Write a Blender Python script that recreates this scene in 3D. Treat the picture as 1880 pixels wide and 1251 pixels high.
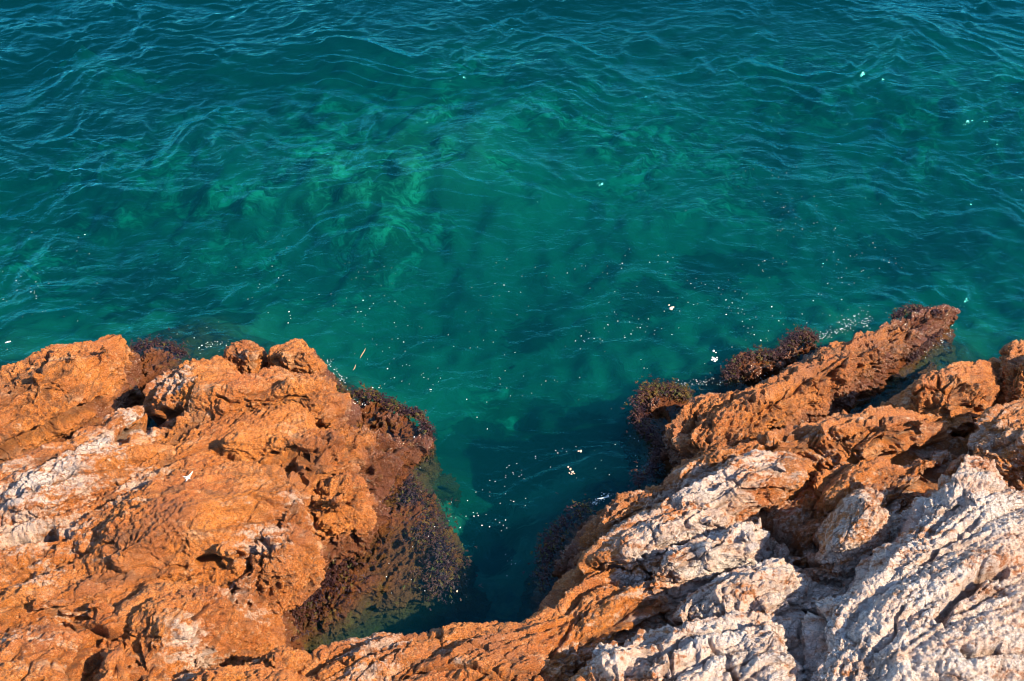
import bpy, math, random
import numpy as np
from mathutils import Vector
from mathutils.bvhtree import BVHTree

for o in list(bpy.data.objects):
    bpy.data.objects.remove(o)
sc = bpy.context.scene
C = sc.collection
R = math.radians

# ------------------------------------------------------------------ camera
CAM_H, PITCH, LENS = 9.0, R(47), 38.0
cam_d = bpy.data.cameras.new('camera')
cam = bpy.data.objects.new('camera', cam_d)
C.objects.link(cam)
cam.location = (0, 0, CAM_H)
cam.rotation_euler = (R(90) - PITCH, 0, 0)
cam_d.lens = LENS
cam_d.sensor_width = 36
cam_d.clip_end = 20000
sc.camera = cam

# ------------------------------------------------------------------ light
SUN = Vector((0.93, -0.26, 0.0)).normalized()
EL = R(40)
sd = Vector((SUN.x * math.cos(EL), SUN.y * math.cos(EL), math.sin(EL)))
sun_d = bpy.data.lights.new('sun', 'SUN')
sun_d.energy = 5.0
sun_d.angle = R(0.5)
sun_d.color = (1.0, 0.84, 0.62)
sun = bpy.data.objects.new('sun', sun_d)
C.objects.link(sun)
sun.rotation_euler = sd.to_track_quat('Z', 'Y').to_euler()
sun.location = (8, -6, 14)

w = bpy.data.worlds.new('World')
sc.world = w
w.use_nodes = True
nt = w.node_tree
bg = nt.nodes['Background']
sky = nt.nodes.new('ShaderNodeTexSky')
sky.sky_type = 'NISHITA'
sky.sun_disc = False
sky.sun_elevation = EL
sky.sun_rotation = math.atan2(SUN.x, SUN.y)
nt.links.new(sky.outputs[0], bg.inputs[0])
bg.inputs[1].default_value = 0.15
sky.dust_density = 0.2
sky.ozone_density = 4.0
sc.view_settings.view_transform = 'Standard'
sc.view_settings.look = 'None'
sc.view_settings.exposure = 1.15
sc.view_settings.gamma = 1
sc.cycles.use_denoising = True
sc.cycles.filter_width = 1.1
sc.cycles.max_bounces = 8
sc.cycles.transparent_max_bounces = 12
sc.cycles.volume_bounces = 0
sc.cycles.caustics_reflective = False
sc.cycles.caustics_refractive = False

# ------------------------------------------------------------------ pixel -> world
F = LENS / 36 * 1880
cP, sP = math.cos(PITCH), math.sin(PITCH)
def W(px, py, z=0.0):
    """point of the place at height z seen at (px, py) of the 1880x1251 frame"""
    a, b = px - 940.0, 625.5 - py
    d = (a, F * cP + b * sP, -F * sP + b * cP)
    t = (z - CAM_H) / d[2]
    return (d[0] * t, d[1] * t, z)

# ------------------------------------------------------------------ numpy noise
_rng = np.random.RandomState(7)
_P = _rng.permutation(256).astype(np.int32)
_P = np.concatenate([_P, _P])
_G = _rng.normal(size=(256, 3)); _G /= np.linalg.norm(_G, axis=1)[:, None]
_G = _G.astype(np.float32)
_J = _rng.rand(256, 3).astype(np.float32)

def perlin(p, seed=0):
    p = p.astype(np.float32) + seed * 17.31
    i = np.floor(p).astype(np.int32); f = p - i
    u = f * f * f * (f * (f * 6 - 15) + 10)
    i &= 255
    out = 0
    for dx in (0, 1):
        wx = u[:, 0] if dx else 1 - u[:, 0]
        a = _P[(i[:, 0] + dx) & 255]
        for dy in (0, 1):
            wy = u[:, 1] if dy else 1 - u[:, 1]
            b = _P[(a + i[:, 1] + dy) & 255]
            for dz in (0, 1):
                wz = u[:, 2] if dz else 1 - u[:, 2]
                g = _G[_P[(b + i[:, 2] + dz) & 255]]
                dot = g[:, 0] * (f[:, 0] - dx) + g[:, 1] * (f[:, 1] - dy) + g[:, 2] * (f[:, 2] - dz)
                out = out + wx * wy * wz * dot
    return out * 1.5

def fbm(p, o=4, seed=0, gain=0.5, lac=2.03):
    s, a = 0, 1.0
    for k in range(o):
        s = s + a * perlin(p * lac ** k, seed + k)
        a *= gain
    return s

def worley(p, seed=0):
    p = p.astype(np.float32) + seed * 9.7
    i = np.floor(p).astype(np.int32); f = p - i
    i &= 255
    f1 = np.full(len(p), 9., np.float32); f2 = f1.copy()
    for dx in (-1, 0, 1):
        a = _P[(i[:, 0] + dx) & 255]
        for dy in (-1, 0, 1):
            b = _P[(a + i[:, 1] + dy) & 255]
            for dz in (-1, 0, 1):
                j = _J[_P[(b + i[:, 2] + dz) & 255]]
                d = (j[:, 0] + dx - f[:, 0]) ** 2 + (j[:, 1] + dy - f[:, 1]) ** 2 + (j[:, 2] + dz - f[:, 2]) ** 2
                f2 = np.minimum(f2, np.maximum(f1, d))
                f1 = np.minimum(f1, d)
    return np.sqrt(f1), np.sqrt(f2)

def sstep(a, b, x):
    t = np.clip((x - a) / (b - a), 0, 1)
    return t * t * (3 - 2 * t)

# ------------------------------------------------------------------ mesh helpers
def new_mesh(name, v, f, mat=None, smooth=True):
    me = bpy.data.meshes.new(name)
    v = np.asarray(v, np.float32); f = np.asarray(f, np.int32)
    n = f.shape[1]
    me.vertices.add(len(v)); me.vertices.foreach_set('co', v.ravel())
    me.loops.add(f.size); me.loops.foreach_set('vertex_index', f.ravel())
    me.polygons.add(len(f)); me.polygons.foreach_set('loop_start', np.arange(0, f.size, n, dtype=np.int32))
    me.update(calc_edges=True)
    me.validate()
    if smooth:
        me.polygons.foreach_set('use_smooth', np.ones(len(me.polygons), bool))
    if mat: me.materials.append(mat)
    return me

def link(name, me, parent=None):
    o = bpy.data.objects.new(name, me); C.objects.link(o)
    if parent: o.parent = parent
    return o

def tag(o, label=None, cat=None, group=None, kind=None):
    if label: o['label'] = label
    if cat: o['category'] = cat
    if group: o['group'] = group
    if kind: o['kind'] = kind
    return o

def attr(me, name, vals):
    a = me.attributes.new(name, 'FLOAT', 'POINT')
    a.data.foreach_set('value', np.asarray(vals, np.float32))

def grid_faces(nx, ny):
    i = np.arange(nx * ny).reshape(ny, nx)
    return np.stack([i[:-1, :-1], i[:-1, 1:], i[1:, 1:], i[1:, :-1]], -1).reshape(-1, 4)

# ------------------------------------------------------------------ materials
def N(nt, t, **k):
    n = nt.nodes.new(t)
    for a, b in k.items(): setattr(n, a, b)
    return n
class NB:
    """small node builder"""
    def __init__(s, name):
        s.m = bpy.data.materials.new(name); s.m.use_nodes = True
        s.t = s.m.node_tree; s.t.nodes.clear()
        s.out = s.n('ShaderNodeOutputMaterial')
    def n(s, t, **k): return N(s.t, t, **k)
    def l(s, a, b): s.t.links.new(a, b)
    def put(s, sock, v):
        if hasattr(v, 'links') or isinstance(v, bpy.types.NodeSocket): s.l(v, sock)
        else: sock.default_value = v
    def math(s, op, a, b=0.0, c=None, clamp=False):
        n = s.n('ShaderNodeMath', operation=op, use_clamp=clamp)
        s.put(n.inputs[0], a); s.put(n.inputs[1], b)
        if c is not None: s.put(n.inputs[2], c)
        return n.outputs[0]
    def vmath(s, op, a, b):
        n = s.n('ShaderNodeVectorMath', operation=op)
        s.put(n.inputs[0], a); s.put(n.inputs[1], b)
        return n.outputs['Value'] if op == 'DOT_PRODUCT' else n.outputs[0]
    def noise(s, vec, scale, detail=4, rough=.55, dist=0.0, col=False):
        n = s.n('ShaderNodeTexNoise'); s.l(vec, n.inputs['Vector'])
        n.inputs['Scale'].default_value = scale; n.inputs['Detail'].default_value = detail
        n.inputs['Roughness'].default_value = rough; n.inputs['Distortion'].default_value = dist
        return n.outputs[1 if col else 0]
    def vor(s, vec, scale, feature='F1', out=0, rnd=1.0):
        n = s.n('ShaderNodeTexVoronoi', feature=feature); s.l(vec, n.inputs['Vector'])
        n.inputs['Scale'].default_value = scale; n.inputs['Randomness'].default_value = rnd
        return n.outputs[out]
    def ramp(s, fac, a, b, clamp=True):
        n = s.n('ShaderNodeMapRange', interpolation_type='SMOOTHSTEP', clamp=clamp); s.l(fac, n.inputs[0])
        n.inputs[1].default_value = a; n.inputs[2].default_value = b
        return n.outputs[0]
    def mix(s, fac, a, b, mode='MIX'):
        n = s.n('ShaderNodeMix', data_type='RGBA', blend_type=mode)
        s.put(n.inputs[0], fac)
        for k, v in ((6, a), (7, b)):
            if isinstance(v, tuple): n.inputs[k].default_value = (*v, 1)
            else: s.l(v, n.inputs[k])
        return n.outputs[2]
    def mapping(s, vec, rot=(0, 0, 0), scale=(1, 1, 1)):
        n = s.n('ShaderNodeMapping'); s.l(vec, n.inputs[0])
        n.inputs['Rotation'].default_value = rot; n.inputs['Scale'].default_value = scale
        return n.outputs[0]
    def attr(s, name): return s.n('ShaderNodeAttribute', attribute_name=name).outputs['Fac']
    def bump(s, h, strength, dist, nrm=None):
        n = s.n('ShaderNodeBump'); s.l(h, n.inputs['Height'])
        n.inputs['Strength'].default_value = strength; n.inputs['Distance'].default_value = dist
        if nrm: s.l(nrm, n.inputs['Normal'])
        return n.outputs[0]

STRIKE = R(33)          # bedding runs from lower left to upper right
def rock_material():
    b = NB('coastal_rock')
    pos = b.n('ShaderNodeNewGeometry').outputs['Position']
    z = b.n('ShaderNodeSeparateXYZ'); b.l(pos, z.inputs[0]); z = z.outputs['Z']
    st = b.mapping(pos, (0, 0, -STRIKE), (.55, 2.2, 1.6))
    white = b.attr('white'); cav = b.attr('cavity'); pit = b.attr('pitted')
    n_big = b.noise(pos, 1.6, 5, .6)
    n_mid = b.noise(st, 4.5, 6, .65, .6)
    n_fin = b.noise(pos, 26, 6, .7)
    n_gra = b.noise(pos, 110, 3, .6)
    # ochre limestone
    c = b.mix(b.ramp(n_big, .35, .65), (.50, .125, .006), (.70, .215, .018))
    c = b.mix(b.math('MULTIPLY', b.ramp(n_mid, .52, .72), .7), c, (.70, .29, .08))
    c = b.mix(b.math('MULTIPLY', b.ramp(n_fin, .54, .66), .65), c, (.82, .40, .13))
    c = b.mix(b.math('MULTIPLY', b.ramp(n_mid, .48, .30), .55), c, (.30, .095, .022))
    c = b.mix(b.math('MULTIPLY', b.ramp(n_gra, .50, .38), .75), c, (.15, .045, .010))
    c = b.mix(b.math('MULTIPLY', b.ramp(n_gra, .60, .68), .45), c, (.95, .58, .27))
    c = b.mix(b.math('MULTIPLY', b.ramp(b.noise(pos, .9, 6, .62), .50, .66), .75), c, (.30, .085, .014))
    c = b.mix(b.math('MULTIPLY', b.ramp(b.noise(b.mapping(pos, (0, 0, -STRIKE), (.8, 2.5, 2)), 1.7, 7, .68, .5), .56, .68), .7), c, (.74, .42, .22))
    # bleached grey pink limestone, also used for the painted left highlights
    ckm = b.mapping(pos, (0, 0, -STRIKE), (.8, 1.5, 1.3))
    cw = b.n('ShaderNodeVectorMath', operation='MULTIPLY_ADD'); b.l(b.noise(pos, 7, 3, .6, col=True), cw.inputs[0]); cw.inputs[1].default_value = (.16, .16, .16); b.l(ckm, cw.inputs[2])
    ce = b.vor(cw.outputs[0], 9, 'DISTANCE_TO_EDGE'); ce2 = b.vor(cw.outputs[0], 24, 'DISTANCE_TO_EDGE')
    ckf = b.math('ADD', b.math('MULTIPLY', b.ramp(ce, .07, .01), b.ramp(n_big, .40, .60)), b.math('MULTIPLY', b.ramp(ce2, .10, .02), b.math('MULTIPLY', b.ramp(n_mid, .45, .65), .6)), clamp=True)
    wcol = b.mix(b.ramp(n_mid, .38, .62), (.86, .60, .45), (.96, .85, .76))
    wcol = b.mix(b.ramp(b.math('ADD', white, b.math('SUBTRACT', n_big, .5)), .95, .45), wcol, (.78, .50, .34))
    wcol = b.mix(b.math('MULTIPLY', b.ramp(b.noise(st, 9, 5, .7, .4), .56, .70), .7), wcol, (.50, .24, .11))
    wcol = b.mix(b.math('MULTIPLY', b.ramp(n_fin, .46, .32), .65), wcol, (.36, .19, .11))
    wcol = b.mix(b.math('MULTIPLY', b.ramp(n_gra, .46, .30), .6), wcol, (.26, .17, .13))
    wcol = b.mix(b.math('MULTIPLY', ckf, .75), wcol, (.24, .11, .05))
    wm = b.math('ADD', white, b.math('MULTIPLY', b.math('SUBTRACT', n_mid, .5), 2.3))
    wm = b.math('ADD', wm, b.math('MULTIPLY', b.math('SUBTRACT', n_fin, .5), 1.5))
    c = b.mix(b.ramp(wm, .34, .72), c, wcol)
    # dirt and lichen settled in the holes
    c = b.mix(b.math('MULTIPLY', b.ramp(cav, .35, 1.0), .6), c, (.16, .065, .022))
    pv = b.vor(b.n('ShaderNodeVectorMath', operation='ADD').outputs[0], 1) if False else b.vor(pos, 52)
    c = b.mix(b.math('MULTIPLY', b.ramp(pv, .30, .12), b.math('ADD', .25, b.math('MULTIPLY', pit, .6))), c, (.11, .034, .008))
    # splash zone, algae and weed film near the waterline
    zn = b.math('ADD', z, b.math('MULTIPLY', b.math('SUBTRACT', b.noise(pos, 3.2, 5, .65), .5), .55))
    low = b.ramp(zn, .33, .14)
    ac = b.mix(b.ramp(b.noise(pos, 5, 5, .7), .38, .62), (.028, .008, .018), (.070, .020, .010))
    ac = b.mix(b.math('MULTIPLY', b.ramp(n_fin, .56, .72), .7), ac, (.14, .05, .035))
    ac = b.mix(b.math('MULTIPLY', b.ramp(b.noise(pos, 8, 4, .6), .57, .66), .6), ac, (.09, .08, .015))
    c = b.mix(low, c, ac)
    c = b.mix(b.math('MULTIPLY', b.ramp(zn, .42, .16), .4), c, (.42, .15, .05))
    p = b.n('ShaderNodeBsdfPrincipled'); b.l(c, p.inputs['Base Color'])
    wet = b.math('MULTIPLY', b.ramp(zn, .34, .12), b.ramp(z, -.02, .05))
    rough = b.math('SUBTRACT', .50, b.math('MULTIPLY', wet, .40))
    rough = b.math('ADD', rough, b.math('MULTIPLY', b.math('SUBTRACT', n_fin, .5), .35), clamp=True)
    b.l(rough, p.inputs['Roughness'])
    b.l(b.math('MULTIPLY', b.ramp(z, -.03, .04), .7), p.inputs['Specular IOR Level'])
    st2 = b.mapping(pos, (0.2, 0, -STRIKE), (.7, 2.0, 2.0))
    h1 = b.math('ADD', b.math('MULTIPLY', b.noise(st2, 22, 8, .75, .2), .8), b.math('MULTIPLY', b.math('ABSOLUTE', b.math('SUBTRACT', b.noise(pos, 48, 4, .6), .5)), -1.3))
    h2 = b.vor(pos, 34)
    h2 = b.math('MULTIPLY', b.math('MINIMUM', h2, .45), b.math('ADD', b.math('MULTIPLY', pit, 1.4), .25))
    hh = b.math('SUBTRACT', b.math('ADD', b.math('MULTIPLY', h1, b.math('ADD', 1.0, b.math('MULTIPLY', white, .5))), h2), b.math('MULTIPLY', ckf, b.math('ADD', .15, b.math('MULTIPLY', white, .35))))
    n1 = b.bump(hh, .95, .042)
    n2 = b.bump(n_gra, 1.0, .016, n1)
    b.l(n2, p.inputs['Normal'])
    b.l(p.outputs[0], b.out.inputs['Surface'])
    return b.m

def seabed_material():
    b = NB('seabed')
    pos = b.n('ShaderNodeNewGeometry').outputs['Position']
    z = b.n('ShaderNodeSeparateXYZ'); b.l(pos, z.inputs[0]); z = z.outputs['Z']
    wv = b.noise(pos, 1.1, 3, .6, col=True)
    wp = b.n('ShaderNodeVectorMath', operation='MULTIPLY_ADD')
    b.l(wv, wp.inputs[0]); wp.inputs[1].default_value = (1.2, 1.2, 0); b.l(pos, wp.inputs[2]); wp = wp.outputs[0]
    st = b.mapping(wp, (0, 0, -.35), (1, 1.7, 1))
    rocky = b.attr('rocky')
    a = b.noise(st, 1.5, 7, .66, .5)
    d = b.noise(st, 3.4, 6, .66, .6)
    blot = b.ramp(b.math('ADD', b.math('MULTIPLY', a, .55), b.math('MULTIPLY', d, .45)), .46, .60)
    rock = b.mix(blot, (.08, .105, .055), (.33, .39, .22))
    rock = b.mix(b.math('MULTIPLY', b.ramp(b.noise(st, 9, 4, .6, 1.0), .5, .6), .45), rock, (.06, .08, .04))
    sand = b.mix(b.ramp(b.noise(wp, .9, 6, .6), .3, .7), (.105, .13, .08), (.165, .19, .12))
    weed = b.ramp(b.math('ADD', b.attr('weed'), b.math('MULTIPLY', b.math('SUBTRACT', d, .5), 1.3)), .40, .62)  # weed, plus darkening painted around the inlet shadow
    c = b.mix(rocky, sand, rock)
    c = b.mix(b.math('MULTIPLY', weed, .9), c, (.03, .05, .035))
    shore = b.ramp(b.math('ADD', z, b.math('MULTIPLY', d, .5)), -.95, -.45)
    brown = b.mix(b.ramp(b.noise(pos, 7, 7, .7), .4, .6), (.035, .018, .018), (.10, .042, .02))
    c = b.mix(shore, c, brown)
    p = b.n('ShaderNodeBsdfPrincipled'); b.l(c, p.inputs['Base Color']); p.inputs['Roughness'].default_value = .9; p.inputs['Specular IOR Level'].default_value = .05
    b.l(b.bump(b.math('ADD', a, d), .4, .08), p.inputs['Normal'])
    b.l(p.outputs[0], b.out.inputs['Surface'])
    return b.m

def water_material():
    b = NB('sea_water')
    g = b.n('ShaderNodeNewGeometry')
    pos = g.outputs['Position']
    st = b.mapping(pos, (0, 0, -.25), (.8, 1.6, 1))
    h = b.math('ADD', b.noise(st, 3.2, 4, .55, .8), b.math('MULTIPLY', b.noise(pos, 9, 3, .5, .6), .35))
    nrm = b.bump(h, .75, .05)
    dt = b.math('ABSOLUTE', b.vmath('DOT_PRODUCT', g.outputs['Incoming'], nrm))
    f = b.math('POWER', b.math('SUBTRACT', 1.0, dt, clamp=True), 5.0)
    f = b.math('ADD', b.math('MULTIPLY', f, .98), .02, clamp=True)
    tr = b.n('ShaderNodeBsdfTransparent')
    gl = b.n('ShaderNodeBsdfGlossy'); gl.inputs['Roughness'].default_value = .12; b.l(nrm, gl.inputs['Normal'])
    gl.inputs['Color'].default_value = (.14, .9, 1, 1)
    m = b.n('ShaderNodeMixShader'); b.l(f, m.inputs[0]); b.l(tr.outputs[0], m.inputs[1]); b.l(gl.outputs[0], m.inputs[2])
    b.l(m.outputs[0], b.out.inputs['Surface'])
    # water body: absorbs red, scatters a little blue green
    pv = b.n('ShaderNodeVolumeCoefficients') if hasattr(bpy.types, 'ShaderNodeVolumeCoefficients') else None
    va = b.n('ShaderNodeVolumeAbsorption')
    D = 1.6
    ks = (1.4, .335, .315)
    va.inputs['Density'].default_value = D
    va.inputs['Color'].default_value = (max(0, 1 - ks[0] / D), 1 - ks[1] / D, 1 - ks[2] / D, 1)
    if pv: b.t.nodes.remove(pv)
    vs = b.n('ShaderNodeVolumeScatter')
    vs.inputs['Density'].default_value = .10
    vs.inputs['Color'].default_value = (.002, .34, .40, 1)
    ad = b.n('ShaderNodeAddShader'); b.l(va.outputs[0], ad.inputs[0]); b.l(vs.outputs[0], ad.inputs[1])
    b.l(ad.outputs[0], b.out.inputs['Volume'])
    return b.m

def plain(name, col, rough=.6, var=None, scale=30, spec=.5, sss=0):
    b = NB(name)
    pos = b.n('ShaderNodeNewGeometry').outputs['Position']
    p = b.n('ShaderNodeBsdfPrincipled')
    c = b.mix(b.ramp(b.noise(pos, scale, 4, .6), .35, .65), col, var or col)
    b.l(c, p.inputs['Base Color']); p.inputs['Roughness'].default_value = rough
    p.inputs['Specular IOR Level'].default_value = spec
    b.l(b.bump(b.noise(pos, scale * 3, 4, .6), .4, .004), p.inputs['Normal'])
    b.l(p.outputs[0], b.out.inputs['Surface'])
    return b.m

M_ROCK = rock_material(); M_BED = seabed_material(); M_WATER = water_material()
M_FOAM = plain('sea_foam', (.85, .86, .80), .5, (.70, .72, .66), 60)
M_FOAMB = plain('brown_foam', (.72, .56, .42), .6, (.58, .40, .28), 60)
M_GUANO = plain('bird_lime', (.86, .82, .76), .8, (.72, .66, .58), 60)
M_WEED = plain('red_seaweed', (.060, .018, .009), .55, (.022, .007, .012), 6, .3)
M_WEEDG = plain('olive_seaweed', (.12, .060, .008), .6, (.05, .055, .01), 9, .25)
M_STICK = plain('driftwood', (.45, .28, .16), .7, (.40, .24, .12), 40)

# ------------------------------------------------------------------ rocks
# patches of bleached limestone, a few painting sun highlights on the left flank: centre px, centre py, height, radius in metres, strength
WHITES = [(1700, 1130, 2.0, 1.5, 1.0), (1500, 1180, 1.6, 1.0, .9), (1790, 900, 1.9, .8, 1.0), (1300, 1210, 1.4, .8, .95),
          (1140, 1210, 1.3, .45, .85), (1400, 1010, 1.2, .65, 1.0), (1300, 1010, 1.2, .6, .95), (1290, 900, 1.0, .6, .82), (1180, 965, 1.0, .42, .72), (1400, 850, 1.0, .42, .74), (1520, 800, 1.0, .3, .45),
          (1580, 905, 1.6, .24, .85), (30, 880, 1.0, .5, .82), (110, 860, .95, .45, .78), (180, 815, .9, .36, .74), (250, 765, .8, .3, .7), (20, 940, 1.0, .45, .75), (310, 690, .8, .3, .58), (230, 860, 1.0, .3, .6),
          (110, 930, 1.1, .35, .52), (60, 1040, 1.0, .3, .5), (60, 1150, 1.2, .3, .45), (340, 1165, 1.2, .22, .72), (440, 1090, .9, .2, .6), (1800, 790, 1.2, .5, .55), (1860, 850, 1.5, .5, .7),  # the two patches by the craggy left flank paint its hot sun highlight
          (440, 630, .7, .16, .45), (320, 690, .8, .25, .5), (700, 1200, 1.0, .35, .5), (850, 1190, 1.0, .3, .3), (1450, 1080, 1.3, .5, .9),
          (480, 1000, .8, .28, .62), (540, 930, .7, .2, .5), (1200, 1010, 1.1, .45, .8), (1330, 1130, 1.4, .5, .9)]  # first patch paints the sun highlight of the left flank white
WC = np.array([W(a, b_, z)[:2] for a, b_, z, r, s in WHITES]); WR = np.array([w_[3] for w_ in WHITES]); WS = np.array([w_[4] for w_ in WHITES])
def white_at(p):
    m = np.zeros(len(p))
    for c, r, s in zip(WC, WR, WS):
        d2 = ((p[:, :2] - c) ** 2).sum(1) / (r * r)
        m = np.maximum(m, s * np.exp(-d2 * .9))
    return m

cs, sn = math.cos(STRIKE), math.sin(STRIKE)
TILT = R(-28)
def bed(p):
    """bedding coordinates: along strike, across, through the beds"""
    u = p[:, 0] * cs + p[:, 1] * sn
    v = -p[:, 0] * sn + p[:, 1] * cs
    a = v * math.cos(TILT) - p[:, 2] * math.sin(TILT)
    c = v * math.sin(TILT) + p[:, 2] * math.cos(TILT)
    return np.stack([u, a, c], 1).astype(np.float32)

# long cracks, clefts and hollows, one groove standing for a shadow band: (points of the frame, half width m, depth m)
CRACKS = [
 ([(36, 1049), (115, 1029), (194, 993)], .012, .07), ([(272, 1064), (334, 1042)], .012, .10),
 ([(95, 1130), (135, 1150), (180, 1155), (230, 1172), (247, 1211), (261, 1237), (270, 1270)], .028, .16),
 ([(182, 1158), (165, 1189), (140, 1237), (130, 1270)], .022, .12), ([(365, 1031), (393, 1025), (415, 1035), (440, 1021)], .030, .16),
 ([(362, 1136), (375, 1120), (392, 1100)], .024, .12), ([(432, 1091), (449, 1099)], .028, .10),
 ([(389, 826), (435, 837), (482, 847), (514, 834), (558, 822), (585, 824)], .018, .10), ([(525, 845), (550, 838), (577, 836)], .055, .16),
 ([(400, 735), (430, 741), (473, 739), (509, 734), (560, 728)], .014, .08), ([(222, 800), (262, 782), (318, 756)], .070, .22),
 ([(-20, 845), (27, 820), (68, 800), (109, 775), (150, 758), (190, 740)], .055, .20), ([(10, 712), (30, 695), (55, 672), (81, 650)], .040, .12),  # last groove here shapes the shadow band of the far left ridge
 ([(-20, 1000), (34, 985), (90, 978)], .065, .20), ([(60, 1135), (110, 1118), (170, 1125)], .03, .08),
 ([(480, 985), (495, 1000)], .03, .10), ([(470, 1110), (500, 1085), (530, 1060)], .02, .09), ([(470, 905), (520, 930), (560, 945)], .02, .08),
 ([(640, 850), (690, 845), (720, 838)], .016, .07), ([(585, 800), (605, 812)], .02, .08), ([(625, 820), (650, 826)], .018, .08),
 ([(455, 640), (458, 668)], .02, .10), ([(455, 672), (470, 668), (482, 660)], .028, .16),
 ([(1185, 1015), (1185, 1055), (1208, 1071), (1230, 1065), (1268, 1039), (1310, 1004), (1325, 990)], .014, .09),
 ([(1095, 1053), (1111, 1042)], .02, .10), ([(1121, 1055), (1156, 1061), (1182, 1045)], .024, .12), ([(1175, 943), (1198, 924), (1204, 905)], .02, .12),
 ([(1144, 1172), (1166, 1164), (1208, 1144), (1246, 1146)], .03, .14), ([(1454, 1103), (1490, 1110), (1496, 1130), (1491, 1170), (1494, 1210), (1498, 1270)], .022, .16),
 ([(1729, 1122), (1758, 1087), (1806, 1050), (1850, 1045)], .040, .13), ([(1694, 1023), (1732, 991), (1765, 972), (1797, 956)], .018, .08),
 ([(1656, 997), (1688, 985), (1758, 933)], .014, .06), ([(1575, 836), (1613, 816), (1653, 808), (1688, 793)], .025, .13),
 ([(1558, 816), (1578, 787), (1619, 770)], .014, .08), ([(1719, 690), (1731, 713)], .014, .09), ([(1668, 721), (1693, 707), (1719, 713)], .014, .08),
 ([(1640, 925), (1670, 905), (1702, 885), (1740, 845), (1762, 820)], .06, .20), ([(1760, 790), (1783, 789), (1803, 758)], .035, .14),
 ([(1388, 755), (1396, 748)], .030, .10), ([(1438, 726), (1443, 720)], .028, .10), ([(1311, 753), (1338, 733), (1368, 709)], .014, .08),
 ([(1254, 800), (1264, 773), (1273, 756)], .018, .10), ([(1383, 813), (1412, 800), (1477, 790)], .018, .10),
 ([(1420, 960), (1450, 985), (1480, 1000)], .06, .18), ([(571, 1223), (646, 1211), (725, 1181), (812, 1158)], .012, .06),
 ([(725, 1237), (801, 1228), (871, 1223), (940, 1235)], .016, .08), ([(843, 1197), (899, 1186), (949, 1169)], .010, .05),
 ([(1060, 1120), (1035, 1170), (1010, 1230)], .014, .07), ([(1330, 870), (1380, 905), (1450, 900)], .016, .08), ([(1470, 1030), (1500, 1045), (1530, 1050)], .03, .12),
 ([(1500, 700), (1530, 690), (1545, 670)], .018, .08), ([(1560, 640), (1590, 650)], .02, .08), ([(1600, 1180), (1640, 1150), (1660, 1110)], .012, .07),
 ([(1840, 1180), (1800, 1200), (1770, 1195)], .03, .10), ([(1300, 1170), (1340, 1200), (1350, 1260)], .016, .08), ([(1205, 1170), (1230, 1200), (1240, 1250)], .012, .06)]
def carve(co):
    """depth of the long cracks at each vertex"""
    r = co - np.array([0, 0, CAM_H])
    dep = r[:, 1] * cP - r[:, 2] * sP; up = r[:, 1] * sP + r[:, 2] * cP
    dep = np.maximum(dep, .1)
    Q = np.stack([940 + F * r[:, 0] / dep, 625.5 - F * up / dep], 1)
    Q = Q + np.stack([fbm(co * 5, 3, 81), fbm(co * 5, 3, 82)], 1) * 9
    out = np.zeros(len(co)); mpp = dep / F
    for P, w_, dpt in CRACKS:
        P = np.array(P, float); lo = P.min(0) - 40; hi = P.max(0) + 40
        m = ((Q > lo) & (Q < hi)).all(1)
        if not m.any(): continue
        q = Q[m]; d = np.full(len(q), 1e9)
        for a, b_ in zip(P[:-1], P[1:]):
            e = b_ - a; t = np.clip(((q - a) @ e) / (e @ e), 0, 1)
            d = np.minimum(d, np.linalg.norm(q - a - t[:, None] * e, axis=1))
        d = d * mpp[m]
        out[m] = np.maximum(out[m], dpt * sstep(w_ * 1.5, w_ * .45, d))
    return out

def rbf_fit(P, Z, lam=1e-3):
    P = np.asarray(P, float); Z = np.asarray(Z, float); n = len(P)
    d = np.sqrt(((P[:, None] - P[None]) ** 2).sum(-1))
    A = np.zeros((n + 3, n + 3)); A[:n, :n] = d + 0 * np.eye(n) - lam * np.eye(n)
    A[:n, n] = 1; A[:n, n + 1:] = P; A[n, :n] = 1; A[n + 1:, :n] = P.T
    w_ = np.linalg.lstsq(A, np.concatenate([Z, [0, 0, 0]]), rcond=None)[0]
    def f(Q):
        out = np.empty(len(Q))
        for s in range(0, len(Q), 20000):
            q = Q[s:s + 20000]
            out[s:s + 20000] = np.sqrt(((q[:, None] - P[None]) ** 2).sum(-1)) @ w_[:n] + w_[n] + q @ w_[n + 1:]
        return out
    return f

def poly_dist(Q, P):
    """signed distance (positive inside) and closest boundary point"""
    best = np.full(len(Q), 1e9); cp = np.zeros_like(Q); inside = np.zeros(len(Q), bool)
    n = len(P)
    for k in range(n):
        a, b_ = P[k], P[(k + 1) % n]
        e = b_ - a; L = (e * e).sum() + 1e-12
        t = np.clip(((Q - a) @ e) / L, 0, 1)
        c = a + t[:, None] * e
        d = ((Q - c) ** 2).sum(1)
        m = d < best
        best[m] = d[m]; cp[m] = c[m]
        cr = (a[1] > Q[:, 1]) != (b_[1] > Q[:, 1])
        xi = (b_[0] - a[0]) * (Q[:, 1] - a[1]) / (b_[1] - a[1] + 1e-12) + a[0]
        inside ^= cr & (Q[:, 0] < xi)
    d = np.sqrt(best)
    return np.where(inside, d, -d), cp

def chaikin(P, n=2):
    for _ in range(n):
        Qn = np.roll(P, -1, 0)
        P = np.stack([P * .75 + Qn * .25, P * .25 + Qn * .75], 1).reshape(-1, P.shape[1])
    return P

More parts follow.
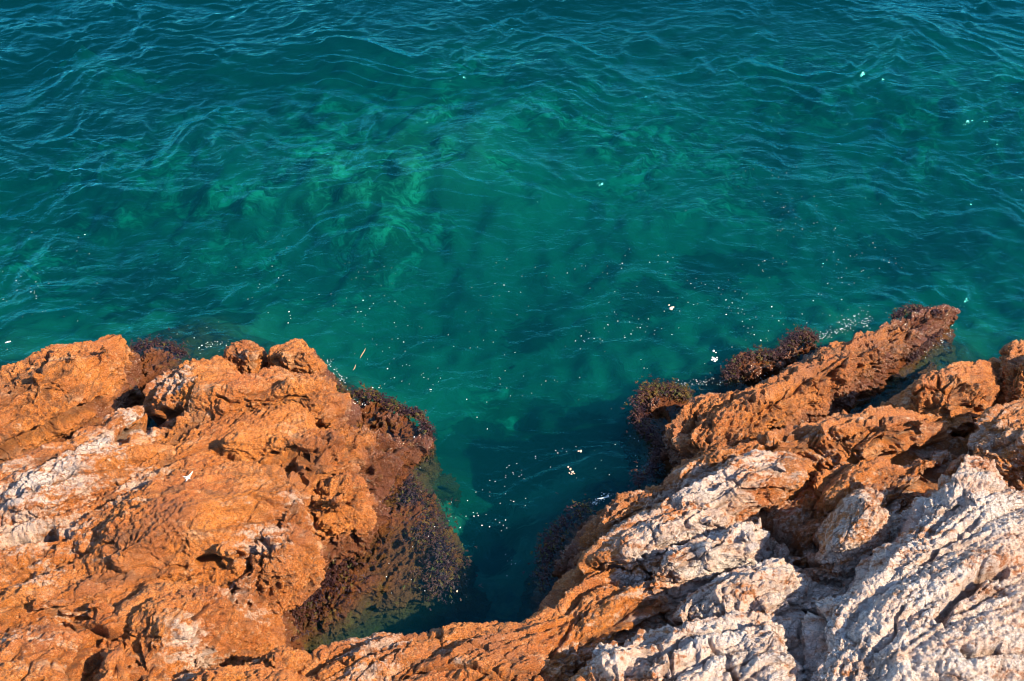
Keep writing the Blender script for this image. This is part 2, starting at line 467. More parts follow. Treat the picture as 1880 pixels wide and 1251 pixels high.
GROUND_PTS = []
VOX = 0.0102
dg = bpy.context.evaluated_depsgraph_get
def build_rock(name, label, outline, z, crests, cat='rock', seed=0, slope=3.0, rnd=.16, amp=1.0, pit=.5, group='rocks of the shore',
               depth=.9, vox=VOX, white=None, slab=1.0, register=True):
    pts = np.array([W(o[0], o[1], o[2] if len(o) > 2 else z) for o in outline])
    cr = np.array([W(*c) for c in crests]) if crests else np.zeros((0, 3))
    if register:
        GROUND_PTS.extend([tuple(q) for q in pts[::2]]); GROUND_PTS.extend([tuple(q) for q in cr])
    P = chaikin(pts, 1)
    f = rbf_fit(np.concatenate([P[:, :2], cr[:, :2]]), np.concatenate([P[:, 2], cr[:, 2]]), .02)
    zb = pts[:, 2].min() - depth
    zmax = max(pts[:, 2].max(), cr[:, 2].max() if len(cr) else -9)
    m = (zmax - zb) / slope + .15
    g = .035
    x = np.arange(P[:, 0].min() - m, P[:, 0].max() + m, g); y = np.arange(P[:, 1].min() - m, P[:, 1].max() + m, g)
    X, Y = np.meshgrid(x, y); Q = np.stack([X.ravel(), Y.ravel()], 1)
    # ragged outline
    q3 = np.concatenate([Q, np.full((len(Q), 1), seed * 3.1)], 1)
    Qw = Q + np.stack([fbm(q3 * 2.6, 3, seed), fbm(q3 * 2.6, 3, seed + 9)], 1) * .07 * amp
    d, cp = poly_dist(Qw, P[:, :2])
    ins = d > 0
    base = f(np.where(ins[:, None], Qw, cp))
    t = np.clip(d / rnd, 0, 1)
    h = base - rnd * .8 * (1 - np.sqrt(np.clip(1 - (1 - t) ** 2, 0, 1)))
    h = np.where(ins, h, base - rnd * .8 + d * slope)
    top = np.maximum(h, zb)
    nx, ny = len(x), len(y)
    v1 = np.stack([X.ravel(), Y.ravel(), top], 1); v2 = v1.copy(); v2[:, 2] = zb - .12
    fa = grid_faces(nx, ny); n = nx * ny
    idx = np.arange(n).reshape(ny, nx)
    ring = np.concatenate([idx[0, :-1], idx[:-1, -1], idx[-1, :0:-1], idx[:0:-1, 0]])
    rn = np.roll(ring, -1)
    side = np.stack([ring, ring + n, rn + n, rn], 1)
    me = new_mesh('tmp', np.concatenate([v1, v2]), np.concatenate([fa, fa[:, ::-1] + n, side]))
    o = link('tmp', me)
    r = o.modifiers.new('r', 'REMESH'); r.mode = 'VOXEL'; r.voxel_size = vox; r.adaptivity = 0
    s_ = o.modifiers.new('s', 'SMOOTH'); s_.iterations = 5; s_.factor = .5
    bpy.context.view_layer.update()
    me2 = bpy.data.meshes.new_from_object(o.evaluated_get(dg()))
    bpy.data.objects.remove(o); bpy.data.meshes.remove(me)
    nv = len(me2.vertices)
    co = np.empty(nv * 3, np.float32); me2.vertices.foreach_get('co', co); co = co.reshape(-1, 3)
    no = np.empty(nv * 3, np.float32); me2.vertices.foreach_get('normal', no); no = no.reshape(-1, 3)
    nf = len(me2.polygons)
    fi = np.empty(nf * 4, np.int32); me2.loops.foreach_get('vertex_index', fi); fi = fi.reshape(-1, 4)
    bpy.data.meshes.remove(me2)
    keep = co[:, 2] > zb + .06
    mp = np.cumsum(keep) - 1
    fk = keep[fi].all(1); fi = mp[fi[fk]]; co = co[keep]; no = no[keep]
    # --- relief
    wh = white_at(co) if white is None else np.full(len(co), float(white))
    p = co + seed * .37
    b_ = bed(p)
    warp = np.stack([perlin(p * 1.3, 1), perlin(p * 1.3, 2), perlin(p * 1.3, 3)], 1)
    warp2 = np.stack([perlin(p * 5.3, 4), perlin(p * 5.3, 5), perlin(p * 5.3, 6)], 1)
    q = b_ + warp * .09 + warp2 * .015
    lob = np.abs(perlin(q / np.array([1.9, .42, .28], np.float32), 11))
    lob2 = np.abs(perlin(q / np.array([.75, .17, .11], np.float32), 12))
    lob3 = np.abs(perlin((q + .3 * warp) / np.array([.15, .075, .06], np.float32), 13))
    def saw(x, k=.16):
        t = x - np.floor(x)
        return np.minimum(t / (1 - k), (1 - t) / k) - .5
    tm = sstep(-.5, .2, perlin(p * .9, 35)) * slab
    dsp = (np.minimum(lob, .55) - .22) * .19 * slab + (np.minimum(lob2, .5) - .2) * .026 * slab + (lob3 - .2) * .010
    bc = b_[:, 2] + warp[:, 0] * .06 + warp2[:, 1] * .008
    ba = b_[:, 1] + warp[:, 1] * .06 + warp2[:, 0] * .008
    dsp += saw(bc / .31 + perlin(b_ / np.array([1.8, .6, .6], np.float32), 33) * .7, .07) * .060 * slab
    dsp *= 1.0
    dsp += saw(bc / .125 + perlin(b_ / np.array([1.6, .3, .3], np.float32), 36) * .7, .10) * .034 * tm
    dsp += saw(bc / .043 + perlin(b_ / np.array([.8, .1, .1], np.float32), 37) * .6, .20) * .016 * (.3 + .7 * tm)
    dsp += saw(ba / .22 + perlin(b_ / np.array([1.3, .4, .2], np.float32), 38) * .8, .08) * .034 * sstep(-.1, .35, perlin(p * 1.2, 39)) * slab
    # cracked blocks, stretched along the beds
    f1, f2 = worley((b_ + warp2 * .05 + warp * .12) / np.array([.55, .17, .14], np.float32), 21)
    crack = sstep(.13, .0, f2 - f1)
    cm = sstep(-.15, .25, perlin(p * 1.1, 31))
    dsp -= crack * .034 * (.35 + .65 * cm)
    e1, e2 = worley((b_ + warp2 * .03) / np.array([.11, .06, .055], np.float32), 24)
    facet = np.clip(e2 - e1, 0, .6)
    dsp += (facet - .25) * .012 * (1 - .4 * pit)
    # honeycomb pitting
    g1, g2 = worley(p / .062 + warp2 * .5, 22)
    pm = np.clip(pit * 1.3 * sstep(-.35, .3, perlin(p * 1.7, 32)) + (pit - .5) * .6, 0, 1) * (1 - .65 * np.clip(wh, 0, 1))
    hole = sstep(.55, .18, g1)
    dsp -= hole * .036 * pm
    g3, g4 = worley(p / .15 + warp2 * .6, 23)
    hole2 = sstep(.42, .15, g3) * pm
    dsp -= hole2 * .060 * sstep(.5, .95, np.full(len(co), pit))
    wc = np.clip(wh, 0, 1)
    dsp += fbm(p * 6, 3, 41) * .013 + fbm(p * 22, 2, 45) * .0095 * (1 + pm + wc * .4)
    h1_, h2_ = worley((p + warp2 * .03) / .075, 25)
    dsp -= sstep(.16, 0, h2_ - h1_) * .016 * wc * sstep(-.3, .3, perlin(p * 2.3, 53))
    dsp += (.45 - np.minimum(h1_, .9)) * .016 * wc
    kn = fbm(p * 13, 2, 48)
    dsp -= np.abs(kn) * .012
    ck = carve(co); dsp -= ck
    dsp += (fbm(p * 46, 2, 91) * .0085 + (.3 - np.abs(perlin(p * 78, 95))) * .010) * (1 + .6 * pm + .4 * wc)
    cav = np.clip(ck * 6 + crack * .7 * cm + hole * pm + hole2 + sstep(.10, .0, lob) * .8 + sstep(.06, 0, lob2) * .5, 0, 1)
    co = co + no * (dsp * amp - .035)[:, None]
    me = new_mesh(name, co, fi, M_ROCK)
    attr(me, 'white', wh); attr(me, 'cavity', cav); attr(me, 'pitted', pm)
    # origin at the base
    c0 = Vector((float(pts[:, 0].mean()), float(pts[:, 1].mean()), float(co[:, 2].min())))
    me.transform(__import__('mathutils').Matrix.Translation(-c0))
    ob = link(name, me); ob.location = c0
    tag(ob, label, cat, group, 'thing')
    return ob

ROCKS = []
def rock(*a, **k):
    if k.get('cat') == 'submerged rock': k.update(pit=1.0, slab=.55, amp=1.35)
    k.setdefault('seed', len(ROCKS) + 1)
    ROCKS.append(build_rock(*a, **k)); return ROCKS[-1]

# ---- left group
rock('ridge_rock', 'pointed orange rock ridge at the far left, its tip ending beside the brown weed channel',
     [(-160, 720), (-60, 690), (0, 680), (40, 662), (80, 640), (125, 622), (165, 615), (200, 602), (222, 602), (222, 632), (196, 688),
      (155, 730), (120, 762), (60, 795), (0, 828), (-160, 870)], .55,
     [(60, 680, .95), (130, 642, .98), (185, 618, .95), (205, 612, .88), (20, 740, .75), (-80, 770, 1.0), (100, 730, .60), (170, 670, .62)], slope=4, pit=.85, depth=1.4, rnd=.06, amp=.8)
rock('boulder', 'round pitted boulder on the seaward tip of the left rocks, left one of the pair',
     [(405, 640), (425, 615), (455, 608), (480, 622), (482, 645), (470, 668), (440, 672), (410, 660)], .45, [(445, 635, .68)], slope=3, pit=.9, rnd=.14, amp=.7, depth=.9)
rock('boulder', 'double lobed pitted boulder on the seaward tip of the left rocks, next to the water',
     [(484, 650), (500, 628), (530, 612), (560, 608), (572, 622), (592, 650), (588, 668), (550, 680), (500, 678)], .42, [(520, 648, .66), (560, 640, .62)], slope=3, pit=.8, rnd=.14, amp=.7, depth=.9)
rock('boulder', 'low orange boulder wedged left of the round pitted boulder',
     [(372, 655), (395, 640), (425, 645), (440, 668), (430, 690), (395, 692), (372, 680)], .5, [(405, 662, .68)], slope=3, pit=.7, rnd=.12, amp=.7, depth=.9)
rock('bedded_rock', 'broad orange slab with a rounded seaward shoulder below the twin boulders',
     [(255, 715), (285, 675), (330, 650), (380, 655), (430, 670), (480, 672), (560, 668), (605, 680), (622, 700), (622, 745), (590, 768),
      (500, 765), (420, 775), (330, 790), (270, 770)], .62,
     [(350, 690, .95), (440, 705, .92), (540, 705, .88), (600, 715, .72), (400, 745, .88)], slope=3, pit=.55, rnd=.2, depth=1.3)
rock('bedded_rock', 'orange rock lobe under the rounded shoulder, with the small dark pit at its left end',
     [(330, 790), (390, 765), (460, 755), (540, 765), (610, 770), (640, 800), (620, 850), (540, 860), (450, 865), (360, 850), (320, 825)], .68,
     [(420, 800, .95), (520, 800, .9), (600, 810, .75)], slope=2.6, pit=.5, rnd=.18, depth=1.2)
rock('bedded_rock', 'grey white weathered slab at the left edge below the orange ridge',
     [(-160, 900), (0, 850), (90, 815), (170, 780), (235, 735), (262, 735), (250, 770), (230, 800), (300, 815), (330, 800), (300, 850), (220, 900),
      (150, 930), (90, 950), (0, 955), (-160, 990)], .75,
     [(40, 895, 1.05), (150, 850, .98), (240, 820, .9), (-80, 940, 1.1), (235, 755, .75)], slope=3, pit=.2, rnd=.14, slab=1.2, depth=1.2)
rock('bedded_rock', 'large smooth orange slab of the left rocks, carrying the white star shaped splash',
     [(150, 930), (220, 890), (300, 845), (400, 830), (500, 840), (560, 865), (560, 900), (520, 960), (480, 1000), (430, 1040), (340, 1070),
      (230, 1090), (130, 1080), (100, 1010), (100, 960)], .85,
     [(240, 935, 1.12), (350, 890, 1.1), (450, 900, 1.02), (350, 980, 1.15), (220, 1010, 1.15), (450, 960, .95)], slope=2.6, pit=.5, rnd=.22, slab=.8, depth=1.3)
rock('bedded_rock', 'blue grey shaded slab at the left edge beneath the dark hollow',
     [(-160, 1060), (0, 1025), (60, 1010), (110, 990), (150, 1020), (140, 1075), (80, 1090), (0, 1110), (-160, 1140)], .8,
     [(60, 1045, .98), (-60, 1080, 1.05)], slope=3, pit=.1, rnd=.14, depth=1.2)
rock('bedded_rock', 'orange slab in the lower left corner cut by a long dark crack',
     [(-160, 1120), (0, 1075), (100, 1060), (200, 1075), (230, 1110), (190, 1140), (110, 1128), (40, 1140), (-20, 1160), (-160, 1180)], 1.0,
     [(60, 1095, 1.2), (-60, 1120, 1.25), (170, 1100, 1.15)], slope=3, pit=.4, rnd=.15, depth=1.2)
rock('bedded_rock', 'domed orange slab right of the long dark crack in the lower left',
     [(205, 1110), (250, 1075), (330, 1060), (400, 1050), (450, 1060), (440, 1110), (400, 1160), (350, 1200), (300, 1240), (250, 1270), (215, 1200), (190, 1150)], 1.0,
     [(270, 1120, 1.28), (340, 1110, 1.25), (300, 1180, 1.25), (400, 1090, 1.1)], slope=2.6, pit=.55, rnd=.18, slab=.8, depth=1.3)
rock('bedded_rock', 'pale crusted orange slab filling the lower left corner of the photo',
     [(-200, 1170), (-40, 1150), (30, 1130), (100, 1125), (175, 1160), (190, 1200), (170, 1260), (150, 1340), (-200, 1340)], 1.05,
     [(30, 1180, 1.32), (110, 1180, 1.3), (-60, 1230, 1.4), (80, 1260, 1.35)], slope=3, pit=.4, rnd=.18, depth=1.3)
rock('bedded_rock', 'orange slab at the bottom edge between two dark clefts in the lower left',
     [(180, 1165), (225, 1165), (250, 1210), (265, 1270), (270, 1340), (150, 1340), (165, 1250)], 1.15,
     [(210, 1200, 1.34), (215, 1270, 1.4)], slope=3, pit=.2, rnd=.14, depth=1.3)
rock('craggy_rock', 'craggy honeycombed orange rock flank falling to the dark inlet on the left side',
     [(560, 800, .7), (600, 765, .55), (640, 762, .3), (700, 775, .18), (760, 795, .08), (785, 808, .05), (770, 830, .05), (730, 850, .12), (700, 885, .18), (660, 930, .18),
      (620, 975, .2), (600, 1020, .2), (560, 1060, .25), (530, 1110, .3), (480, 1160, .4), (420, 1200, .6), (360, 1215, .9), (350, 1150, 1.1), (420, 1050, 1.0), (480, 980, .95), (530, 900, .9)], .3,
     [(600, 850, .72), (560, 960, .68), (500, 1060, .75), (660, 830, .42), (450, 1130, .8), (620, 900, .45)], slope=3.5, pit=1.0, rnd=.14, amp=1.25, slab=1.1, depth=1.5)
rock('boulder', 'rounded orange boulder overhanging a black cleft in the left rocks',
     [(385, 1000), (410, 985), (437, 990), (440, 1010), (420, 1030), (395, 1025)], 1.05, [(412, 1005, 1.22)], slope=4, pit=.4, rnd=.12, amp=.6, depth=.35)
rock('boulder', 'pale knobbly boulder on the craggy flank above the dark inlet',
     [(455, 1000), (490, 960), (530, 950), (560, 975), (545, 1020), (500, 1050), (460, 1045)], .85, [(505, 1000, 1.08)], slope=2.5, pit=.9, rnd=.16, amp=1.0, depth=.6)
rock('boulder', 'craggy orange block with sunlit holes above the black gap of the left flank',
     [(540, 900), (580, 870), (640, 860), (680, 880), (660, 920), (610, 950), (560, 940)], .6, [(610, 905, .86)], slope=2.2, pit=1.0, rnd=.16, amp=1.2, depth=.6)
rock('bedrock', 'broad low orange bedrock showing in the gaps between the slabs of the left rocks',
     [(-200, 930), (0, 905), (150, 850), (290, 770), (420, 720), (560, 730), (590, 800), (560, 880), (520, 960), (470, 1060), (400, 1160), (380, 1230), (360, 1360), (-200, 1360)], .72,
     [(300, 950, .98), (150, 1000, .85), (200, 1140, 1.08), (0, 1160, 1.0), (250, 1250, 1.16), (400, 800, .78)], slope=3, pit=.6, rnd=.14, depth=1.0, register=False)
# under water left
rock('submerged_rock', 'brown weed covered rock under water below the craggy left flank',
     [(600, 960), (680, 880), (730, 845), (780, 855), (800, 900), (825, 950), (850, 1000), (872, 1055), (800, 1085), (700, 1100), (640, 1150), (520, 1180), (500, 1120), (560, 1040)], -.13,
     [(700, 960, .02), (640, 1060, .01), (780, 970, -.12), (770, 1050, -.2), (590, 1110, .03), (540, 1160, .03)], slope=6, pit=.5, rnd=.2, amp=1.1, depth=1.5, white=0, cat='submerged rock', group='rocks under the water')
rock('submerged_rock', 'brown rock shelf awash beside the tip of the left rocks',
     [(600, 730), (660, 712), (700, 722), (730, 745), (765, 752), (790, 790), (770, 820), (700, 810), (620, 790)], -.04,
     [(660, 755, .06), (710, 770, .03), (750, 785, .02)], slope=5, pit=.6, rnd=.16, amp=1.0, depth=1.4, white=0, cat='submerged rock', group='rocks under the water')
rock('submerged_rock', 'dark weedy rock in the channel between the left ridge and the broad slab',
     [(150, 780), (190, 715), (225, 660), (250, 640), (300, 635), (335, 645), (315, 680), (275, 720), (245, 765), (180, 795)], .03,
     [(215, 725, .10), (250, 690, .05), (200, 755, .15), (290, 655, .0)], slope=4, pit=.5, rnd=.16, amp=1.2, depth=1.4, white=0, cat='submerged rock', group='rocks under the water')
rock('submerged_rock', 'olive brown boulder seen under water at the head of the dark inlet',
     [(700, 1090), (760, 1060), (840, 1050), (885, 1080), (870, 1120), (780, 1140), (700, 1130)], -.55, [(790, 1095, -.35)], slope=1.4, rnd=.2, pit=.3, depth=1.2, white=0, cat='submerged rock', group='rocks under the water')
# ---- bottom ledge
rock('bedded_rock', 'orange streaked ledge along the bottom edge in front of the inlet',
     [(540, 1215), (600, 1185), (660, 1165), (760, 1155), (800, 1145), (860, 1137), (900, 1142), (945, 1145), (1000, 1118), (1050, 1120), (1080, 1180), (1050, 1260), (1000, 1340), (540, 1340)], .95,
     [(700, 1190, 1.08), (850, 1175, 1.1), (980, 1160, 1.12), (700, 1250, 1.2), (900, 1240, 1.25), (1000, 1240, 1.3)], slope=4, pit=.2, rnd=.10, slab=1.1, depth=1.6)
rock('boulder', 'lumpy orange boulder at the left end of the bottom ledge',
     [(440, 1200), (480, 1185), (530, 1178), (565, 1190), (560, 1215), (520, 1235), (450, 1240)], .95, [(510, 1205, 1.12)], slope=3, pit=.6, rnd=.12, amp=.9, depth=.7)
rock('bedded_rock', 'orange and white slab at the bottom edge left of the ledge',
     [(290, 1250), (340, 1215), (420, 1215), (500, 1225), (580, 1215), (620, 1235), (600, 1340), (270, 1340)], 1.05,
     [(380, 1245, 1.25), (520, 1250, 1.22)], slope=3, pit=.3, rnd=.12, depth=1.2)
# ---- right group
rock('jagged_ridge', 'long jagged honeycombed orange ridge pointing out to sea on the right',
     [(1245, 800, .45), (1240, 760, .35), (1270, 728, .35), (1330, 708, .35), (1400, 690, .35), (1450, 668, .35), (1480, 640, .35), (1520, 620, .35), (1560, 610, .32), (1600, 598, .25), (1650, 575, .2),
      (1700, 565, .18), (1760, 560, .14), (1776, 572, .1), (1745, 592, .1), (1700, 612, .12), (1680, 632, .16), (1640, 668, .2), (1605, 695, .25), (1560, 722, .3), (1505, 752, .35), (1440, 775, .45), (1370, 810, .55), (1290, 850, .6)], .3,
     [(1320, 760, .62), (1420, 730, .66), (1500, 690, .66), (1570, 660, .60), (1620, 630, .48), (1680, 598, .34), (1560, 690, .50), (1720, 580, .26)], slope=4.5, pit=1.0, rnd=.09, amp=1.0, depth=1.5)
rock('bedded_rock', 'brown orange slab running diagonally under the jagged ridge',
     [(1235, 880), (1260, 840), (1340, 800), (1430, 780), (1500, 765), (1570, 758), (1640, 745), (1720, 740), (1760, 765), (1740, 800), (1660, 830), (1600, 860), (1500, 850), (1420, 850), (1330, 880), (1270, 910)], .72,
     [(1330, 830, .92), (1430, 805, .95), (1540, 785, 1.0), (1640, 775, 1.05), (1700, 770, 1.05), (1600, 820, 1.05)], slope=3, pit=.4, rnd=.16, depth=1.2, slab=1.2)
rock('blocky_rock', 'blocky orange rock with a flat top beside the open water on the right',
     [(1655, 730), (1665, 705), (1690, 683), (1720, 666), (1765, 658), (1812, 660), (1835, 685), (1850, 715), (1830, 750), (1770, 770), (1700, 760)], .72,
     [(1700, 705, .92), (1770, 685, .98), (1810, 700, .98), (1760, 735, .98)], slope=4, pit=.4, rnd=.09, depth=1.5)
rock('blocky_rock', 'orange rock block at the right edge beside the open water',
     [(1832, 665), (1840, 640), (1870, 622), (1920, 612), (2020, 620), (2040, 720), (1950, 760), (1870, 740), (1840, 700)], .75,
     [(1890, 660, 1.0), (1960, 670, 1.1)], slope=4, pit=.5, rnd=.12, depth=1.5)
rock('bedded_rock', 'grey brown weathered slab at the right edge above the white boulder',
     [(1750, 850), (1770, 800), (1800, 765), (1850, 740), (1920, 730), (2040, 740), (2040, 900), (1900, 880), (1850, 850)], 1.05,
     [(1820, 800, 1.22), (1880, 800, 1.35), (1960, 800, 1.45)], slope=3, pit=.4, rnd=.16, depth=1.0)
rock('bedded_rock', 'rounded orange slab in the middle of the right rocks, end lit like a knuckle',
     [(1210, 920), (1260, 890), (1330, 850), (1400, 820), (1450, 800), (1478, 808), (1482, 840), (1460, 880), (1410, 920), (1340, 960), (1260, 980), (1200, 960)], .95,
     [(1280, 920, 1.14), (1360, 880, 1.18), (1440, 840, 1.2), (1420, 880, 1.18)], slope=4, pit=.35, rnd=.16, depth=1.0, slab=1.1)
rock('bedded_rock', 'brown craggy slab behind the standing knob on the right',
     [(1480, 870), (1540, 840), (1620, 850), (1700, 835), (1750, 800), (1770, 820), (1720, 870), (1670, 920), (1640, 960), (1570, 940), (1500, 930)], .85,
     [(1560, 875, .90), (1660, 865, .92), (1720, 840, 1.0)], slope=2.5, pit=.6, rnd=.14, depth=1.0)
rock('craggy_rock', 'shaded brown rock floor of the hollow beside the white boulder',
     [(1380, 930), (1450, 890), (1530, 880), (1650, 900), (1700, 900), (1680, 980), (1600, 1060), (1520, 1090), (1440, 1060), (1380, 1000)], .75,
     [(1480, 960, .78), (1560, 1010, .72), (1450, 1010, .85)], slope=3, pit=.5, rnd=.1, depth=.8)
rock('boulder', 'standing rounded knob with a pale cracked cap in the hollow on the right',
     [(1515, 985), (1532, 925), (1558, 890), (1598, 870), (1636, 868), (1648, 905), (1640, 950), (1612, 990), (1565, 1010)], 1.45,
     [(1595, 905, 1.68), (1570, 950, 1.62), (1615, 930, 1.66)], slope=5, pit=.2, rnd=.16, amp=.7, slab=.5, depth=1.1)
rock('craggy_rock', 'craggy brown orange knob at the water edge below the jagged ridge',
     [(1065, 1000), (1075, 955), (1110, 915), (1150, 895), (1200, 880), (1250, 870), (1260, 900), (1220, 940), (1160, 985), (1100, 1030)], .6,
     [(1140, 935, .84), (1200, 905, .86), (1110, 975, .8)], slope=2.4, pit=.8, rnd=.12, amp=1.1, depth=1.5)
rock('bedded_rock', 'long pinkish slab sloping up to the right above the brown shaded face',
     [(1075, 1010), (1130, 975), (1200, 940), (1280, 915), (1340, 935), (1370, 955), (1330, 985), (1260, 1010), (1200, 1040), (1130, 1050), (1085, 1040)], .95,
     [(1150, 1000, 1.12), (1230, 965, 1.16), (1310, 950, 1.2)], slope=3.5, pit=.15, rnd=.12, depth=1.2, slab=1.1)
rock('bedded_rock', 'pale rounded slab with a blunt lower end in the centre of the right rocks',
     [(1185, 1050), (1200, 1010), (1260, 985), (1330, 955), (1390, 940), (1425, 955), (1420, 985), (1370, 1020), (1300, 1050), (1230, 1070), (1195, 1068)], 1.15,
     [(1230, 1025, 1.36), (1310, 995, 1.38), (1390, 965, 1.4)], slope=4.5, pit=.1, rnd=.14, depth=1.0)
rock('bedded_rock', 'brown shaded face stepping down to the end of the inlet',
     [(985, 1140), (1020, 1100), (1050, 1060), (1070, 1020), (1130, 1030), (1200, 1060), (1280, 1060), (1300, 1100), (1200, 1150), (1130, 1190), (1080, 1240), (1020, 1260), (980, 1200)], .85,
     [(1070, 1080, .92), (1150, 1090, 1.02), (1230, 1090, 1.12), (1080, 1160, 1.02), (1030, 1170, .96)], slope=2.6, pit=.4, rnd=.14, depth=1.5)
rock('bedded_rock', 'white blue slab between the blunt slab and the white boulder',
     [(1260, 1080), (1330, 1040), (1400, 1010), (1450, 1020), (1500, 1060), (1560, 1060), (1540, 1110), (1500, 1140), (1400, 1160), (1300, 1150), (1240, 1120)], 1.2,
     [(1320, 1085, 1.36), (1400, 1060, 1.36), (1470, 1090, 1.38), (1400, 1110, 1.45)], slope=3.5, pit=.05, rnd=.14, depth=1.0, slab=1.2)
rock('bedded_rock', 'bright white knobbly slab at the bottom edge, its blunt end above the brown face',
     [(1062, 1240), (1075, 1190), (1100, 1165), (1140, 1160), (1200, 1150), (1260, 1130), (1340, 1130), (1420, 1110), (1490, 1110), (1500, 1180), (1490, 1340), (1050, 1340)], 1.3,
     [(1110, 1200, 1.5), (1200, 1190, 1.5), (1300, 1170, 1.55), (1420, 1160, 1.6), (1250, 1260, 1.65), (1420, 1250, 1.65)], slope=5, pit=.05, rnd=.14, depth=1.2, slab=1.2)
rock('white_boulder', 'huge white cracked boulder filling the lower right corner',
     [(1505, 1120), (1550, 1065), (1600, 1020), (1650, 975), (1690, 920), (1740, 875), (1800, 850), (1860, 865), (1900, 900), (2080, 930), (2080, 1380), (1500, 1380), (1495, 1240)], 1.62,
     [(1600, 1100, 1.82), (1700, 1000, 1.80), (1800, 920, 1.76), (1750, 1100, 1.88), (1900, 1050, 1.82), (1650, 1200, 1.92), (1850, 1200, 1.92)], slope=4.0, pit=.25, rnd=.14, amp=1.0, slab=.75, depth=1.6)
rock('boulder', 'tall white boulder with a blue shaded side, topmost of the white rocks on the right',
     [(1690, 940), (1700, 890), (1725, 850), (1755, 830), (1800, 822), (1845, 828), (1862, 860), (1865, 920), (1820, 960), (1740, 970)], 1.62,
     [(1760, 870, 1.82), (1810, 860, 1.86), (1800, 920, 1.88)], slope=4, pit=.1, rnd=.2, amp=1.0, depth=1.0)
# under water right
rock('submerged_rock', 'purple weed covered rock under water off the corner of the jagged ridge',
     [(1165, 745), (1185, 708), (1240, 708), (1270, 730), (1260, 800), (1240, 870), (1190, 880), (1190, 830), (1185, 790)], -.10,
     [(1210, 740, .09), (1230, 800, .06)], slope=5, pit=.6, rnd=.14, amp=1.0, depth=1.4, white=0, cat='submerged rock', group='rocks under the water')
rock('submerged_rock', 'dark purple weed covered foot under water beside the craggy brown knob',
     [(985, 1050), (1000, 990), (1040, 950), (1090, 940), (1120, 990), (1080, 1060), (1020, 1120), (980, 1120)], -.12,
     [(1050, 1000, .06), (1040, 1060, .05)], slope=5, pit=.5, rnd=.14, amp=1.0, depth=1.4, white=0, cat='submerged rock', group='rocks under the water')
rock('submerged_rock', 'reddish weedy rock awash on the outer side of the jagged ridge',
     [(1345, 690), (1355, 655), (1400, 645), (1440, 640), (1450, 618), (1480, 612), (1500, 630), (1480, 670), (1420, 690), (1380, 705)], -.02,
     [(1390, 672, .12), (1465, 635, .14), (1430, 665, .14)], slope=1.8, pit=.6, rnd=.1, amp=1.0, depth=1.4, white=0, cat='submerged rock', group='rocks under the water')
rock('submerged_rock', 'dark purple rock in the shaded channel behind the jagged ridge',
     [(1500, 775), (1560, 745), (1620, 720), (1660, 690), (1710, 650), (1730, 660), (1700, 690), (1660, 720), (1640, 750), (1540, 780)], -.15,
     [(1600, 745, -.10), (1690, 670, -.14)], slope=3, pit=.5, rnd=.14, amp=1.3, depth=1.4, white=0, cat='submerged rock', group='rocks under the water')

# ------------------------------------------------------------------ seabed (runs on under the shore rocks to the horizon)
def spaced(lo, hi, step, far, growth=1.35):
    a = list(np.arange(lo, hi + 1e-6, step))
    s = step; L = []; x = lo
    while x > -far: s *= growth; x -= s; L.append(x)
    s = step; x = hi; Rr = []
    while x < far: s *= growth; x += s; Rr.append(x)
    return np.array(L[::-1] + a + Rr)

